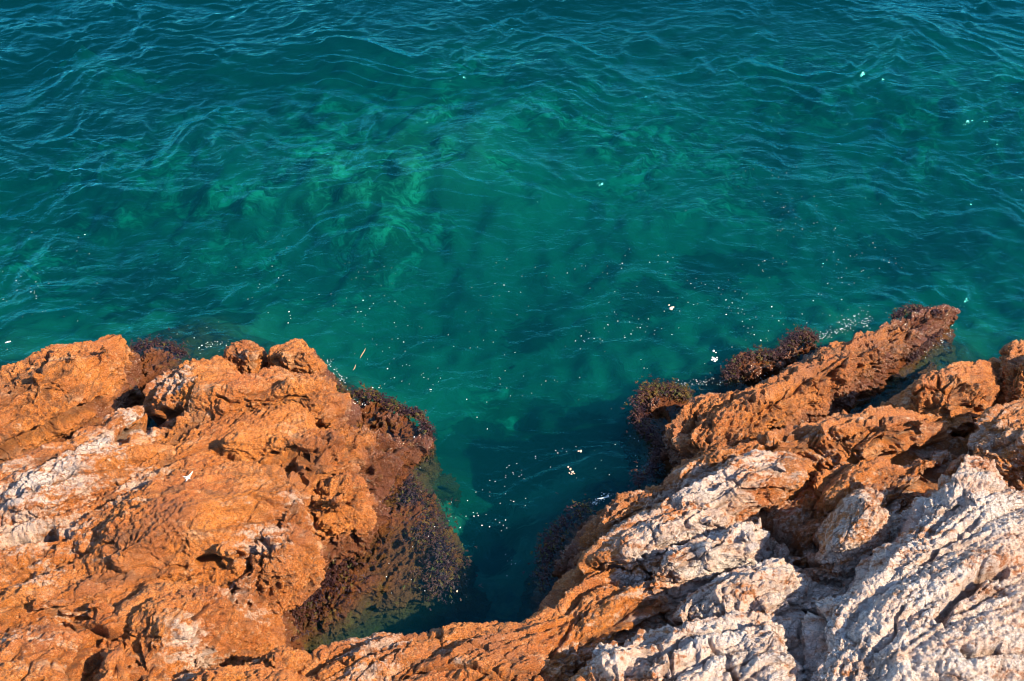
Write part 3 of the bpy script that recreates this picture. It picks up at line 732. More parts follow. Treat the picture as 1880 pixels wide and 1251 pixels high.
def make_seabed():
    G = [(x, y, z - .85) for x, y, z in GROUND_PTS if z > -.02]
    G += [W(px, py, -.55) for px, py in [(215, 725), (250, 690), (290, 660), (190, 750), (330, 640), (570, 1130), (620, 1110), (560, 1170), (650, 1130), (700, 1130), (1560, 750), (1630, 720), (1690, 670)]]
    G += [W(px, py, z * .62 if z < -1.4 else z * .85) for px, py, z in [(850, 1010, -1.3), (920, 1000, -2.0), (940, 1080, -1.8), (900, 900, -2.6), (1080, 850, -1.7), (1150, 800, -1.5), (1000, 940, -1.9),
          (850, 860, -2.4), (950, 780, -2.9), (850, 720, -2.6), (1100, 720, -2.3), (1250, 640, -2.0), (700, 660, -2.4), (400, 560, -2.7), (150, 560, -2.7), (-60, 600, -2.4),
          (1500, 560, -2.6), (1700, 520, -2.8), (1850, 560, -2.3), (2050, 540, -2.6), (950, 550, -3.1), (600, 500, -3.0), (1300, 450, -3.1), (200, 400, -3.3),
          (700, 280, -1.9), (520, 380, -2.2), (860, 260, -1.9), (1050, 250, -2.2), (700, 400, -2.1), (1250, 420, -2.6), (1300, 180, -3.4), (500, 200, -3.5), (1000, 120, -3.3), (1840, 150, -2.6), (1700, 230, -2.9), (1280, 290, -2.7),
          (150, 80, -3.2), (230, 170, -5.6), (330, 140, -5.2), (60, 240, -5.2), (450, 100, -4.2), (900, 60, -4.0), (1300, 60, -4.0), (1700, 40, -4.0), (240, 320, -3.0), (1600, 350, -3.4), (1750, 420, -3.8), (1820, 60, -3.6), (-300, 300, -4)]]
    G += [(-14, 8, -.5), (-14, 3, 1), (14, 8, -.2), (14, 3, 1.4), (0, 1.5, 1.2), (-6, 1.5, 1), (7, 1.5, 1.9), (-12, 25, -6), (0, 27, -6), (12, 25, -6), (0, -8, 1.5), (-14, -8, 1.5), (14, -8, 1.5)]
    G = np.array(G)
    f = rbf_fit(G[:, :2], G[:, 2], .03)
    x = spaced(-12, 12, .06, 2500); y = spaced(2.0, 24, .06, 2500)
    X, Y = np.meshgrid(x, y); Q = np.stack([X.ravel(), Y.ravel()], 1)
    Qc = np.clip(Q, [-14, -8], [14, 27])
    h = f(Qc)
    far = np.linalg.norm(Q - Qc, axis=1)
    h = np.where(Q[:, 1] > 8, h - np.minimum(far * .05, 8), np.clip(h + np.minimum(far * .01, 2) * (Q[:, 1] < 3), -12, 4))
    q3 = np.concatenate([Q, np.zeros((len(Q), 1))], 1)
    rockc = [(700, 300, 1.5), (520, 390, 1.2), (860, 260, 1.3), (1060, 250, 1.3), (640, 200, 1.0), (780, 430, .8), (1280, 290, 1.2), (1700, 220, 1.5), (1840, 150, 1.3), (220, 300, 1.8), (150, 80, 1.5), (420, 350, 1.2), (1500, 120, 1.2), (950, 150, 1.4), (100, 470, .9), (620, 480, .8), (930, 960, .5), (1010, 860, .5), (960, 760, .5)]
    rocky = np.zeros(len(Q))
    for a, b_, r in rockc:
        c = np.array(W(a, b_, -1.7)[:2]); rocky = np.maximum(rocky, np.exp(-((Q - c) ** 2).sum(1) / r ** 2 * .8))
    rocky = np.clip(rocky * 1.8, 0, 1) * sstep(-.35, .15, fbm(q3 * .8, 3, 3)) 
    weed_shade = [(850, 850, .5), (830, 910, .45), (900, 930, .55), (880, 800, .4), (960, 880, .6), (780, 840, .3), (1000, 800, .45), (450, 640, .35), (250, 600, .4), (975, 610, .45), (1190, 560, .5), (1300, 500, .6), (1650, 450, .7), (1760, 420, .7), (200, 170, 1.1), (330, 130, .9), (1060, 830, .55), (1160, 840, .45), (900, 860, .35), (860, 960, .3), (1400, 480, .5), (1000, 760, .3), (250, 520, .7), (350, 560, .5), (1000, 130, .8), (1420, 250, .6)]  # inlet spots also paint the cliff shadow darker and hide its edge
    weed = np.zeros(len(Q))
    for a, b_, r in weed_shade:
        c = np.array(W(a, b_, -1.7)[:2]); weed = np.maximum(weed, np.exp(-((Q - c) ** 2).sum(1) / r ** 2))
    for a, b_, r in [(885, 965, .32), (850, 900, .30), (905, 1010, .3), (840, 850, .25)]:  # weed colour painted on to dim the sunlit strip beside the shadow
        c = np.array(W(a, b_, -1.0)[:2]); weed = np.maximum(weed, np.exp(-((Q - c) ** 2).sum(1) / r ** 2))
    near = sstep(60, 20, np.abs(Q[:, 0])) 
    f1, f2 = worley(q3 * 1.3 + np.stack([fbm(q3 * 2, 2, 5)] * 3, 1) * .3, 7)
    h = h + fbm(q3 * .7, 4, 2) * .22 * near + rocky * (sstep(.7, .1, f1) * .2 - .05) + fbm(q3 * 3.1, 3, 6) * .06
    me = new_mesh('seabed', np.stack([X.ravel(), Y.ravel(), h], 1), grid_faces(len(x), len(y)), M_BED)
    attr(me, 'rocky', rocky); attr(me, 'weed', weed)
    tag(link('seabed', me), kind='structure')
make_seabed()

# ------------------------------------------------------------------ the sea
def wave_h(Q):
    q3 = np.concatenate([Q, np.zeros((len(Q), 1))], 1)
    calm = .45 + .55 * sstep(7.0, 11.5, Q[:, 1] + .12 * np.abs(Q[:, 0] - 1))
    wx = fbm(q3 * .35, 3, 50) * 1.5; wy = fbm(q3 * .4, 3, 52) * 1.0
    def dirn(ang, lx, ly, sd, wq=1.0):
        c, s = math.cos(ang), math.sin(ang)
        u = (Q[:, 0] + wx * wq) * c + (Q[:, 1] + wy * wq) * s; v = -(Q[:, 0] + wx * wq) * s + (Q[:, 1] + wy * wq) * c
        return perlin(np.stack([u / lx, v / ly, np.full(len(Q), sd * 1.7)], 1), sd)
    swell = dirn(.25, 3.0, 1.5, 60) * .12
    sh = lambda n: (1 - np.abs(n)) ** 2.0
    mk = lambda sx, sy, sd: sstep(-.05, .42, dirn(.1, sx, sy, sd))
    lft = sstep(3, -4, Q[:, 0])
    r1 = sh(dirn(.45, .95, .42, 61)) * mk(.8, .45, 71); r2 = sh(dirn(-.5, .9, .4, 62)) * mk(.8, .45, 72)
    r3 = sh(dirn(.25, .42, .19, 63)) * mk(.45, .25, 73); r4 = sh(dirn(-.45, .4, .18, 64)) * mk(.45, .25, 74)
    r5 = sh(dirn(.6, .26, .12, 68)) * mk(.35, .2, 75); r6 = sh(dirn(-.1, .24, .11, 67)) * mk(.35, .2, 76)
    big = r1 * (.25 + .75 * lft) + r2 * (1 - .75 * lft)
    patch = sstep(-.45, .35, fbm(q3 * .42, 3, 66)); patch2 = sstep(-.3, .35, fbm(q3 * .9, 2, 69))
    tr = 1 + .6 * sstep(9.5, 14, Q[:, 1])
    return (swell + big * .044 * (.3 + .7 * patch) + (r3 + r4) * .027 * (.2 + .8 * patch2) * tr + (r5 + r6) * .015 * (.25 + .75 * patch)
            - .10) * calm

def make_sea():
    x = spaced(-10, 10, .03, 2500, 1.3); y = spaced(3.6, 18.5, .03, 2500, 1.3)
    X, Y = np.meshgrid(x, y); Q = np.stack([X.ravel(), Y.ravel()], 1)
    h = wave_h(Q)
    fade = np.clip(1 - (np.abs(Q[:, 0]) - 10) / 6, 0, 1) * np.clip(1 - (Q[:, 1] - 18.5) / 8, 0, 1)
    h = h * np.where(fade < 1, .3 + .7 * fade, 1) * (np.abs(Q).max(1) < 200)
    nx, ny = len(x), len(y); n = nx * ny
    v1 = np.stack([X.ravel(), Y.ravel(), h], 1)
    # water body closes with side walls and a coarse floor far below the seabed
    idx = np.arange(n).reshape(ny, nx)
    ring = np.concatenate([idx[0, :-1], idx[:-1, -1], idx[-1, :0:-1], idx[:0:-1, 0]])
    v2 = v1[ring].copy(); v2[:, 2] = -30
    k = n + np.arange(len(ring)); rn = np.roll(ring, -1); kn = np.roll(k, -1)
    side = np.stack([ring, k, kn, rn], 1)
    c0 = len(v1) + len(v2)
    vc = np.array([[0, 0, -30.]])
    cap = np.stack([k[:-1:2], k[1::2], np.roll(k, -2)[::2][:len(k[1::2])], np.full(len(k[1::2]), c0)], 1)[:, [3, 2, 1, 0]] if len(k) % 2 == 0 else None
    if cap is None:
        cap = np.stack([np.full(len(k), c0), kn, k, k], 1)
    me = new_mesh('sea', np.concatenate([v1, v2, vc]), np.concatenate([grid_faces(nx, ny), side, cap]), M_WATER)
    tag(link('sea', me), kind='structure')
make_sea()

# ------------------------------------------------------------------ surface lookup for things that lie on rock
def ray_hit(px, py):
    d = Vector(W(px, py, -5)) - cam.location; d.normalize()
    best = None
    for o in ROCKS:
        t = BVH.get(o.name)
        if t is None:
            t = BVH[o.name] = BVHTree.FromPolygons([v.co + o.location for v in o.data.vertices], [p.vertices for p in o.data.polygons])
        h = t.ray_cast(cam.location, d)
        if h[0] and (best is None or h[3] < best[3]): best = h
    return best
BVH = {}


# ------------------------------------------------------------------ white splash on the left slab
def star_splash():
    arms = [(-100, .060), (-62, .022), (-30, .050), (28, .024), (65, .075), (115, .024), (168, .052), (215, .030)]
    h = ray_hit(345, 877)
    c = Vector(W(345, 877, 1.1)) if h is None else h[0]
    rnd = random.Random(4)
    ring = []
    for k, (a, r) in enumerate(arms):
        a0 = R(a); a1 = R((a + (arms[(k + 1) % 8][0] - a) % 360 / 2))
        for da, rr in ((-.12, r * .6), (0, r), (.12, r * .6)): ring.append((a0 + da, rr))
        ring.append((a1, .009 + rnd.random() * .006))
    pts = [(0, 0)] + [(math.cos(a) * r * f, math.sin(a) * r * f) for f in (.5, 1) for a, r in ring]
    n = len(ring); V = []
    def down(x, y):
        best = None
        for o in ROCKS:
            t = BVH.get(o.name)
            if t:
                q = t.ray_cast(Vector((c.x + x, c.y + y, 5)), Vector((0, 0, -1)))
                if q[0] and (best is None or q[0].z > best): best = q[0].z
        return c.z if best is None else best
    for x, y in pts: V.append((c.x + x, c.y + y, down(x, y) + .010))
    Fa = [(0, 1 + k, 1 + (k + 1) % n, 1 + (k + 1) % n) for k in range(n)]
    V2 = [(x, y, z - .012) for x, y, z in V]
    m = len(V)
    F3 = [[0, 1 + k, 1 + (k + 1) % n] for k in range(n)]
    F4 = [[1 + k, 1 + n + k, 1 + n + (k + 1) % n, 1 + (k + 1) % n] for k in range(n)]
    F5 = [[1 + n + k, m + 1 + n + k, m + 1 + n + (k + 1) % n, 1 + n + (k + 1) % n] for k in range(n)]
    me = bpy.data.meshes.new('splash'); me.from_pydata(V + V2, [], F3 + F4 + F5); me.materials.append(M_GUANO)
    o = link('bird_dropping', me)
    tag(o, 'white star shaped bird dropping splashed on the smooth orange slab', 'bird dropping', kind='thing')
star_splash()

# ------------------------------------------------------------------ seaweed clumps along the waterline
def seaweed(path, z, wd0, n, label, green, seed):
    n = int(n * 1.5); z -= .01
    rr = random.Random(seed * 7 + 3); V = []; Fc = []; mats = []
    P = [Vector(W(x, y, z)) for x, y in path]; c = sum(P, Vector()) / len(P)
    for k in range(n):
        i = rr.randrange(len(P) - 1); t = rr.random(); b0 = P[i].lerp(P[i + 1], t)
        lump = .55 + .45 * math.sin(9 * (i + t) + seed) * math.sin(5.3 * (i + t) + 2 * seed)
        q = abs(rr.gauss(0, .55)); a = rr.uniform(0, 6.283)
        p = b0 - c + Vector((math.cos(a) * q * wd0 * (.6 + lump), math.sin(a) * q * wd0 * (.6 + lump), rr.uniform(-.05, .015 + .02 * lump)))
        d = Vector((math.cos(a + rr.uniform(-1.3, 1.3)), math.sin(a + rr.uniform(-1.3, 1.3)), rr.uniform(-.5, .3))).normalized()
        ln = rr.uniform(.015, .050) * (.7 + lump * .5); wd = rr.uniform(.0025, .007); g = 1 if rr.random() < green * (1.6 * lump) else 0
        for br in range(3):
            pp = p.copy(); dd = d.copy(); i0 = len(V); S = 4
            for s_ in range(S + 1):
                side = dd.cross(Vector((0, 0, 1))); side = side.normalized() if side.length > 1e-3 else Vector((1, 0, 0))
                ww = wd * (1 - s_ / S * .7)
                V += [tuple(pp - side * ww), tuple(pp + side * ww + Vector((0, 0, ww * .6)))]
                pp = pp + dd * (ln / S)
                dd = (dd + Vector((rr.uniform(-.7, .7), rr.uniform(-.7, .7), rr.uniform(-.4, .3)))).normalized()
            for s_ in range(S):
                Fc.append([i0 + 2 * s_, i0 + 2 * s_ + 1, i0 + 2 * s_ + 3, i0 + 2 * s_ + 2]); mats.append(g)
            d = (d + Vector((rr.uniform(-.8, .8), rr.uniform(-.8, .8), rr.uniform(-.4, .4)))).normalized()
    me = bpy.data.meshes.new('seaweed'); me.from_pydata(V, [], Fc)
    me.materials.append(M_WEED); me.materials.append(M_WEEDG)
    me.polygons.foreach_set('material_index', mats)
    o = link('seaweed_clump', me); o.location = c
    tag(o, label, 'seaweed', 'seaweed clumps at the waterline', 'thing')
SW = [
 ([(232, 655), (250, 638), (285, 630), (318, 640), (335, 650)], -.02, .09, 800, 'reddish seaweed crust between the tip of the left ridge and the open water', .1),
 ([(590, 690), (630, 722), (680, 722), (705, 735)], -.01, .06, 700, 'brown seaweed fringe with a green edge on the seaward side of the left shelf', .40),
 ([(705, 735), (735, 752), (768, 758)], -.01, .06, 500, 'brown seaweed fringe in the middle of the awash shelf on the left', .2),
 ([(770, 758), (785, 790), (790, 810), (770, 830)], -.01, .05, 500, 'orange brown seaweed fringe round the pointed corner of the left shelf', .1),
 ([(1175, 735), (1195, 712), (1235, 712), (1262, 725)], .02, .09, 900, 'olive and brown seaweed crust on the corner left of the jagged ridge', .45),
 ([(1172, 745), (1178, 775), (1200, 800), (1225, 830)], .00, .08, 800, 'dark purple seaweed hanging below the olive crust at the ridge corner', .05),
 ([(1205, 830), (1200, 860), (1170, 885)], -.02, .07, 450, 'purple seaweed fringe nearest the inlet mouth on the right side', .03),
 ([(1440, 650), (1450, 625), (1475, 612), (1498, 622)], .01, .08, 900, 'rounded red brown seaweed mat on the outer side of the jagged ridge', .1),
 ([(1340, 690), (1355, 662), (1395, 650), (1430, 655)], .01, .08, 900, 'reddish seaweed crust with white wash, left of the rounded red mat', .15),
 ([(1640, 580), (1680, 566), (1720, 572)], .14, .05, 500, 'brown red seaweed on the crest near the tip of the jagged ridge', .1),
 ([(1730, 600), (1700, 632), (1670, 660)], .00, .06, 500, 'dark wet seaweed on the shaded underside of the ridge tip', .0),
 ([(1000, 1080), (1005, 1010), (1030, 965), (1080, 930)], -.02, .10, 900, 'dark purple and olive seaweed fringe on the foot beside the inlet end', .25),
 ([(745, 880), (770, 930), (800, 985), (825, 1040), (800, 1070)], -.10, .20, 1200, 'brown seaweed fringe along the outer edge of the rock under water in the inlet', .2),
 ([(700, 890), (650, 960), (620, 1040), (560, 1110), (500, 1160)], .03, .22, 1600, 'dark brown purple seaweed belt at the foot of the craggy left flank', .08)]
for k, a in enumerate(SW): seaweed(*a, k)

# ------------------------------------------------------------------ foam flecks and flotsam
def blob_mesh(name, seed, mat, flat=.35, res=10, lump=.35):
    rr = random.Random(seed); V = []; Fc = []
    ph = [rr.uniform(0, 6.28) for _ in range(4)]
    rings = 5
    for i in range(rings + 1):
        t = math.pi * i / rings
        for k in range(res):
            a = 2 * math.pi * k / res
            r = 1 + lump * (.5 * math.sin(2 * a + ph[0]) + .3 * math.sin(3 * a + ph[1]) + .2 * math.sin(5 * a + ph[2]))
            V.append((math.sin(t) * math.cos(a) * r, math.sin(t) * math.sin(a) * r, math.cos(t) * flat * (1 + .2 * math.sin(a * 2 + ph[3]))))
    for i in range(rings):
        for k in range(res):
            k2 = (k + 1) % res
            Fc.append([i * res + k, (i + 1) * res + k, (i + 1) * res + k2, i * res + k2])
    me = bpy.data.meshes.new(name); me.from_pydata(V, [], Fc); me.materials.append(mat)
    me.polygons.foreach_set('use_smooth', [True] * len(Fc))
    return me
FM = [blob_mesh('foam_fleck', k, M_FOAM) for k in range(6)]
def crop(ox, oy, s_, L): return [(ox + x / s_, oy + y / s_, r) for x, y, r in L]
FL = []
FL += crop(600, 450, 3.127, [(24, 282, 2), (52, 340, 2), (248, 293, 3), (208, 319, 4), (267, 337, 3), (246, 367, 3), (178, 385, 3), (196, 383, 3.5), (391, 325, 4), (330, 292, 2),
  (222, 404, 2), (160, 440, 2), (205, 470, 2), (445, 360, 2.5), (274, 172, 2), (329, 126, 2), (233, 156, 2), (213, 197, 1.5), (144, 198, 1.5), (387, 447, 3), (408, 539, 3), (441, 558, 5),
  (348, 711, 5), (388, 763, 3.5), (599, 831, 4), (612, 588, 2), (557, 761, 2.5), (582, 770, 2), (473, 799, 2), (332, 799, 2), (640, 786, 2), (637, 708, 1.5), (457, 688, 2), (320, 611, 2),
  (263, 541, 2), (532, 470, 2), (546, 478, 2), (1017, 231, 4), (1045, 268, 2), (965, 223, 2), (831, 245, 2), (972, 104, 2.5), (797, 385, 2), (945, 393, 1.5), (970, 492, 2.5), (1020, 632, 2),
  (1080, 618, 3), (865, 587, 2), (818, 497, 1.5), (995, 800, 2.5), (995, 770, 2), (803, 887, 3), (918, 903, 2.5), (862, 990, 3), (1054, 867, 2), (921, 1057, 3), (1257, 782, 2.5),
  (1307, 777, 2), (1323, 785, 2), (1451, 762, 3), (1232, 803, 1.5), (1158, 353, 2), (1092, 402, 2), (1120, 180, 2), (1196, 129, 2), (1380, 162, 3), (1424, 139, 2), (1484, 121, 1.5),
  (1712, 63, 3), (1696, 106, 3.5), (1692, 135, 3.5), (1853, 100, 3.5), (1583, 158, 2), (1653, 268, 3), (1619, 330, 2), (1670, 438, 4), (1608, 413, 2), (1614, 461, 3), (1593, 478, 2.5),
  (1460, 523, 3), (1427, 552, 3.5), (1502, 538, 3), (1534, 538, 3), (1581, 551, 2.5), (1507, 504, 2), (1799, 476, 4), (1746, 512, 3.5), (1738, 443, 2.5), (1790, 426, 2.5), (1845, 425, 3),
  (1821, 707, 2.5), (1803, 659, 2.5), (1740, 886, 2), (1314, 1181, 3), (1326, 1195, 3), (1198, 1214, 2.5), (1198, 1227, 2), (1430, 1158, 2), (1655, 1146, 3), (1694, 1163, 2),
  (1741, 1098, 2.5), (1765, 1112, 2), (1576, 1237, 2.5), (1538, 1180, 1.5), (128, 1192 - 1090, 2), (104, 108, 1.5), (291, 145, 1.5), (373, 222, 1.5), (480, 330, 2)])
FL += crop(1100, 450, 3.133, [(150, 63, 2), (952, 92, 5), (918, 117, 3), (940, 145, 3), (1000, 76, 2), (292, 100, 2.5), (392, 98, 3.5), (424, 73, 2), (381, 172, 2), (328, 157, 1.5),
  (527, 223, 4), (507, 205, 2), (557, 193, 2), (610, 229, 2.5), (588, 220, 2), (688, 246, 2), (712, 254, 1.5), (729, 317, 5), (765, 334, 3.5), (824, 305, 3.5), (511, 331, 2.5), (543, 344, 2),
  (566, 340, 2), (91, 269, 3), (339, 269, 2.5), (217, 240, 2), (374, 382, 2.5), (992, 356, 5), (730, 401, 5), (799, 393, 3), (834, 398, 2), (824, 371, 2), (823, 440, 4), (1033, 437, 4),
  (1167, 398, 3), (1194, 449, 3), (1231, 321, 4), (1262, 283, 3), (1394, 315, 4), (1444, 64, 3), (1482, 57, 2), (1366, 114, 2), (1421, 134, 2.5), (1395, 188, 2.5), (1377, 192, 2.5),
  (1314, 223, 3), (1518, 147, 2.5), (1612, 135, 2.5), (1550, 190, 2), (1667, 100, 3), (1707, 106, 2), (1587, 15, 3), (1428, 3, 2), (1338, 250, 2), (236, 477, 4), (284, 426, 3), (227, 427, 2),
  (107, 438, 4), (175, 444, 3), (50, 460, 3.5), (30, 479, 2.5), (183, 514, 3.5), (320, 493, 2.5), (418, 516, 3), (458, 478, 2), (258, 709, 3), (241, 660, 2.5), (18, 552, 2.5),
  (891, 517, 3.5), (973, 495, 2.5), (856, 479, 2), (929, 550, 5), (638, 737, 2), (649, 765, 2), (176, 888, 2), (1432, 430, 4), (1470, 412, 3), (1555, 412, 3), (1550, 350, 2.5), (1500, 360, 2),
  (1515, 436, 3), (1530, 425, 3), (1540, 466, 5), (1415, 455, 2.5), (1380, 440, 2), (1400, 480, 2), (1460, 445, 2), (1650, 390, 2), (1430, 495, 2.5), (1520, 380, 2), (1490, 400, 2)])
FL += crop(0, 400, 3.133, [(488, 98, 5), (121, 338, 3), (93, 363, 4), (206, 370, 3), (215, 322, 2), (178, 427, 4), (197, 434, 3), (208, 451, 3), (208, 466, 3), (98, 418, 3), (18, 470, 3),
  (39, 481, 2.5), (15, 310, 3), (219, 393, 2), (559, 377, 2), (533, 466, 2), (447, 595, 2), (514, 208, 2.5), (183, 85, 2), (463, 505, 1.5), (1560, 185, 2.5), (1527, 138, 2), (1625, 106, 2),
  (1565, 280, 2.5), (1602, 347, 3), (1664, 360, 2.5), (1492, 383, 2), (1357, 285, 2), (1594, 395, 2), (1451, 459, 1.5), (1662, 541, 5), (1669, 562, 3), (1672, 580, 3), (1657, 606, 4), (1117, 692, 3.5),
  (1237, 712, 3), (1190, 745, 3), (186, 560, 1.5), (1160, 735, 4), (1145, 748, 4), (41, 757, 3), (127, 835, 3), (1835, 443, 2), (1258, 600, 2), (1190, 632, 2)])
FL += crop(1200, 0, 2.501, [(597, 953, 3.5), (591, 1053, 3), (570, 1060, 2.5), (682, 1053, 3), (834, 1049, 3.5), (736, 1026, 2.5), (750, 1022, 2), (582, 1019, 2), (146, 967, 2), (610, 796, 2),
  (573, 815, 2.5), (458, 778, 2), (369, 797, 1.5), (403, 817, 2), (634, 912, 2), (680, 905, 2), (569, 885, 2), (498, 893, 1.5), (748, 946, 2), (1042, 938, 2), (813, 896, 2), (863, 1014, 1.5),
  (1007, 1117, 3), (1017, 1138, 3), (903, 1178, 3), (932, 1170, 2), (826, 1157, 2), (511, 1198, 5), (483, 1219, 3), (501, 1241, 3), (548, 1186, 2), (64, 1204, 4), (1080, 1206, 4), (332, 667, 1.5), (656, 765, 1.5)])
FL += crop(450, 900, 3.564, [(1455, 70, 3), (1525, 168, 4), (1497, 172, 3.5), (1493, 148, 3), (1518, 152, 3), (1445, 172, 2.5), (1549, 232, 4), (1599, 241, 3.5), (1407, 246, 4), (1240, 240, 3),
  (1200, 303, 3), (1096, 373, 2.5), (924, 568, 3), (1087, 587, 2), (1176, 660, 3), (1704, 197, 3.5), (1757, 76, 3), (1743, 487, 2.5), (1714, 562, 2), (1510, 14, 2.5), (1377, 183, 2), (1600, 40, 2)])
FL += crop(900, 850, 3.12, [(95, 28, 3), (108, 16, 3), (152, 5, 3), (345, 25, 2), (88, 84, 2), (130, 57, 2), (83, 135, 2), (203, 205, 3), (134, 222, 4), (88, 330, 3), (122, 581, 3), (96, 648, 2.5),
  (603, 33, 2.5), (28, 107, 2.5), (30, 327, 2), (180, 70, 2), (165, 78, 2)])
FL += crop(400, 560, 3.68, [(875, 575, 3), (905, 600, 4), (890, 635, 3.5), (1070, 602, 6), (1115, 690, 3), (1318, 765, 4), (1362, 800, 6), (1365, 840, 3), (1327, 895, 6), (1240, 1103, 4), (1310, 970, 3), (1342, 690, 2.5),
  (1045, 560, 6), (1088, 560, 4), (930, 930, 2), (870, 700, 4), (900, 745, 5), (860, 760, 4), (1433, 572, 3.5), (1681, 640, 3), (1350, 710, 2), (845, 655, 3), (825, 690, 3)])
FL.sort(key=lambda q: -q[2])
print('flecks', len(FL))
rr = random.Random(5)
PP = np.array([W(x, y, 0) for x, y, r in FL])
HH = wave_h(PP[:, :2])
seen = []
used = 0
small = []
for (x, y, r), h in zip(FL, HH):
    if any((x - a) ** 2 + (y - b_) ** 2 < 4 for a, b_ in seen): continue
    seen.append((x, y))
    p = W(x, y, h)
    rad = r * .0015 * (1 + rr.uniform(-.15, .25))
    if used < 295:
        o = link('foam_fleck', FM[rr.randrange(6)])
        o.location = (p[0], p[1], h + .002); o.scale = (rad * 1.15, rad * .95, rad); o.rotation_euler = (0, 0, rr.uniform(0, 6.28))
        sz = 'large round' if r >= 4 else 'medium' if r >= 3 else 'small' if r > 2 else 'tiny'
        reg = ('near the left edge, off the orange ridge' if x < 250 else 'off the twin boulders of the left rocks' if x < 600 and y < 640 else
               'awash on the shelf of the left rocks' if x < 790 and y > 700 and x < 800 and y < 860 else 'in the drift right of the left rocks' if x < 800 and y < 700 else
               'in the dark inlet between the rocks' if y > 840 and x < 1100 else 'near the mouth of the inlet' if y > 700 and x < 1200 else
               'in mid water above the inlet' if x < 1080 else 'in the drift line off the right ridge' if x < 1330 and y > 520 else
               'close outside the jagged ridge' if y > 560 else 'in the open water at the right' if x > 1450 else 'in the open water right of centre')
        tag(o, f'{sz} white foam fleck floating {reg}', 'foam', f'{sz} foam flecks {reg}', 'thing'); used += 1
    else: small.append((p[0], p[1], h + .002, rad))
base = FM[0]; bv = np.array([v.co[:] for v in base.vertices]); bf = np.array([p_.vertices[:] for p_ in base.polygons])
for _ in range(260):       # finest bubbles, trailing along the same bands
    a = FL[rr.randrange(len(FL))]
    x = a[0] + rr.gauss(0, 26); y = a[1] + rr.gauss(0, 14)
    small.append((*W(x, y, 0)[:2], 0.0, rr.uniform(.0022, .0042)))
SM = np.array(small); SM[:, 2] = wave_h(SM[:, :2]) + .001
V = np.concatenate([bv * q[3] + q[:3] for q in SM]); Fc = np.concatenate([bf + k * len(bv) for k in range(len(SM))])
tag(link('foam_bubbles', new_mesh('foam_bubbles', V, Fc, M_FOAM)), 'finest specks of foam sprinkled between the larger flecks', 'foam', None, 'stuff')

def patch(name, label, px, py, spots, mat, cat='foam', kind='thing'):
    z = float(wave_h(np.array([W(px, py, 0)[:2]]))[0])
    c = W(px, py, z); Vs = []; Fs = []; k0 = 0
    for i, (dx, dy, r) in enumerate(spots):
        q = W(px + dx, py + dy, z); m = FM[i % 6]
        for v in m.vertices: Vs.append((v.co.x * r + q[0] - c[0], v.co.y * r + q[1] - c[1], v.co.z * r * .8))
        for f in m.polygons: Fs.append([k + k0 for k in f.vertices])
        k0 += len(m.vertices)
    me = bpy.data.meshes.new(name); me.from_pydata(Vs, [], Fs); me.materials.append(mat)
    me.polygons.foreach_set('use_smooth', [True] * len(Fs))
    o = link(name, me); o.location = (c[0], c[1], z + .004)
    tag(o, label, cat, None, kind)
patch('foam_patch', 'largest pinkish foam patch, alone on the water above the gap between the rocks', 1232, 567, [(0, 0, .026), (3, -2, .018), (-4, -6, .012)], M_FOAMB)
patch('foam_patch', 'lacy white foam patch off the outer side of the jagged ridge', 1311, 660, [(0, 0, .020), (4, 1, .016), (-4, 1, .014), (1, 4, .013), (5, -3, .010), (-3, -3, .012)], M_FOAM)
patch('foam_patch', 'small cream foam patch just above the lacy white one', 1310, 645, [(0, 0, .015), (4, 3, .009)], M_FOAM)
patch('foam_patch', 'cluster of tan foam pieces in the dark water of the inlet mouth', 1047, 862, [(0, 0, .014), (4, 5, .014), (-4, -4, .011), (2, 9, .010), (7, 8, .008), (-2, 7, .008)], M_FOAMB)
patch('foam_patch', 'pale oval foam patch above the cluster of tan pieces', 1066, 829, [(0, 0, .016), (-4, 0, .011)], M_FOAMB)
patch('foam_patch', 'single orange tan fleck in the navy water at the inlet end', 839, 1086, [(0, 0, .011)], M_FOAMB)

def strip(name, label, pts, w_, mat, cat, z=.006):
    P = [Vector(W(x, y, z)) for x, y in pts]; c = P[0].copy(); V = []; Fc = []; n = len(P)
    for i, p in enumerate(P):
        t = (P[min(i + 1, n - 1)] - P[max(i - 1, 0)]).normalized(); s_ = t.cross(Vector((0, 0, 1)))
        r = w_ * (.25 + math.sin(math.pi * (i + .5) / n)) * (.8 + .4 * rr.random())
        for a in range(6):
            V.append(tuple(p - c + s_ * math.cos(a * math.pi / 3) * r + Vector((0, 0, math.sin(a * math.pi / 3) * r * .5))))
    for i in range(n - 1):
        for a in range(6): Fc.append([i * 6 + a, i * 6 + (a + 1) % 6, (i + 1) * 6 + (a + 1) % 6, (i + 1) * 6 + a])
    Fc += [[5, 4, 3, 2, 1, 0], [(n - 1) * 6 + a for a in range(6)]]
    me = bpy.data.meshes.new(name); me.from_pydata(V, [], Fc); me.materials.append(mat)
    me.polygons.foreach_set('use_smooth', [True] * len(Fc))
    o = link(name, me); o.location = c; tag(o, label, cat, None, 'thing')
strip('driftwood_splinter', 'slender tan splinter floating right of the left rocks', [(661, 658), (664, 652), (668, 646), (671, 640)], .0045, M_STICK, 'splinter')
strip('driftwood_splinter', 'shorter splinter just below the slender tan one', [(648, 680), (651, 676), (653, 670)], .004, M_STICK, 'splinter')
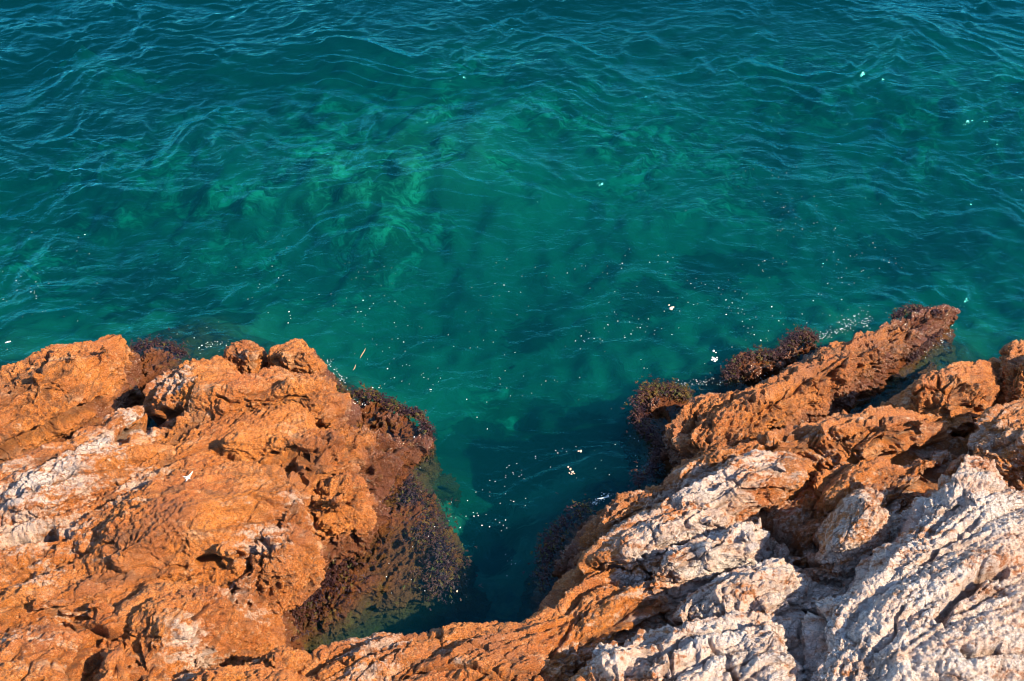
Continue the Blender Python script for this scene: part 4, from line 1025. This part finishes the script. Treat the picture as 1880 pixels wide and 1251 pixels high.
strip('foam_streak', 'thin white foam streak near the left edge above the orange ridge', [(9, 630), (14, 628), (20, 627)], .009, M_FOAM, 'foam')
patch('foam_patch', 'broken white wash bubbling against the weed left of the jagged ridge', 1392, 676, [(rr.gauss(0, 18), rr.gauss(0, 7) + 4, rr.uniform(.003, .008)) for _ in range(46)], M_FOAM, kind='stuff')
patch('foam_patch', 'spray of white droplets on the outer side of the jagged ridge tip', 1560, 592, [(rr.gauss(0, 20), rr.gauss(0, 12), rr.uniform(.002, .006)) for _ in range(50)], M_FOAM, kind='stuff')
patch('foam_patch', 'speckled wash on the shelf awash beside the left rocks', 645, 745, [(rr.gauss(0, 14), rr.gauss(0, 13), rr.uniform(.003, .008)) for _ in range(46)], M_FOAM, kind='stuff')
def wash(path, n, label, spread=7):
    cx = sum(p[0] for p in path) / len(path); cy = sum(p[1] for p in path) / len(path); sp = []
    for _ in range(n):
        i = rr.randrange(len(path) - 1); t = rr.random()
        x = path[i][0] * (1 - t) + path[i + 1][0] * t + rr.gauss(0, spread); y = path[i][1] * (1 - t) + path[i + 1][1] * t + rr.gauss(0, spread * .6)
        sp.append((x - cx, y - cy, rr.choice((.002, .003, .003, .004, .006))))
    patch('foam_wash', label, cx, cy, sp, M_FOAM, kind='stuff')
wash([(372, 640), (395, 634), (405, 628)], 34, 'thin bubbly wash left of the round pitted tip boulder')
wash([(595, 655), (606, 672), (625, 690), (628, 708)], 60, 'thin bubbly wash down the right side of the left rock tip', 5)
wash([(1238, 708), (1285, 702), (1330, 700)], 60, 'thin bubbly wash between the olive crust and the jagged ridge', 6)
wash([(1500, 620), (1545, 606), (1600, 588)], 90, 'sparkling wash line along the outer side of the jagged ridge', 6)
wash([(1690, 655), (1720, 628), (1745, 600)], 60, 'glinting wash under the tip of the jagged ridge', 6)
wash([(1090, 925), (1100, 918), (1122, 908)], 60, 'bubbly wash at the brown knob by the inlet mouth', 5)
strip('foam_streak', 'white wash line where the brown knob meets the inlet', [(1096, 916), (1106, 915), (1118, 912)], .007, M_FOAM, 'foam', .12)
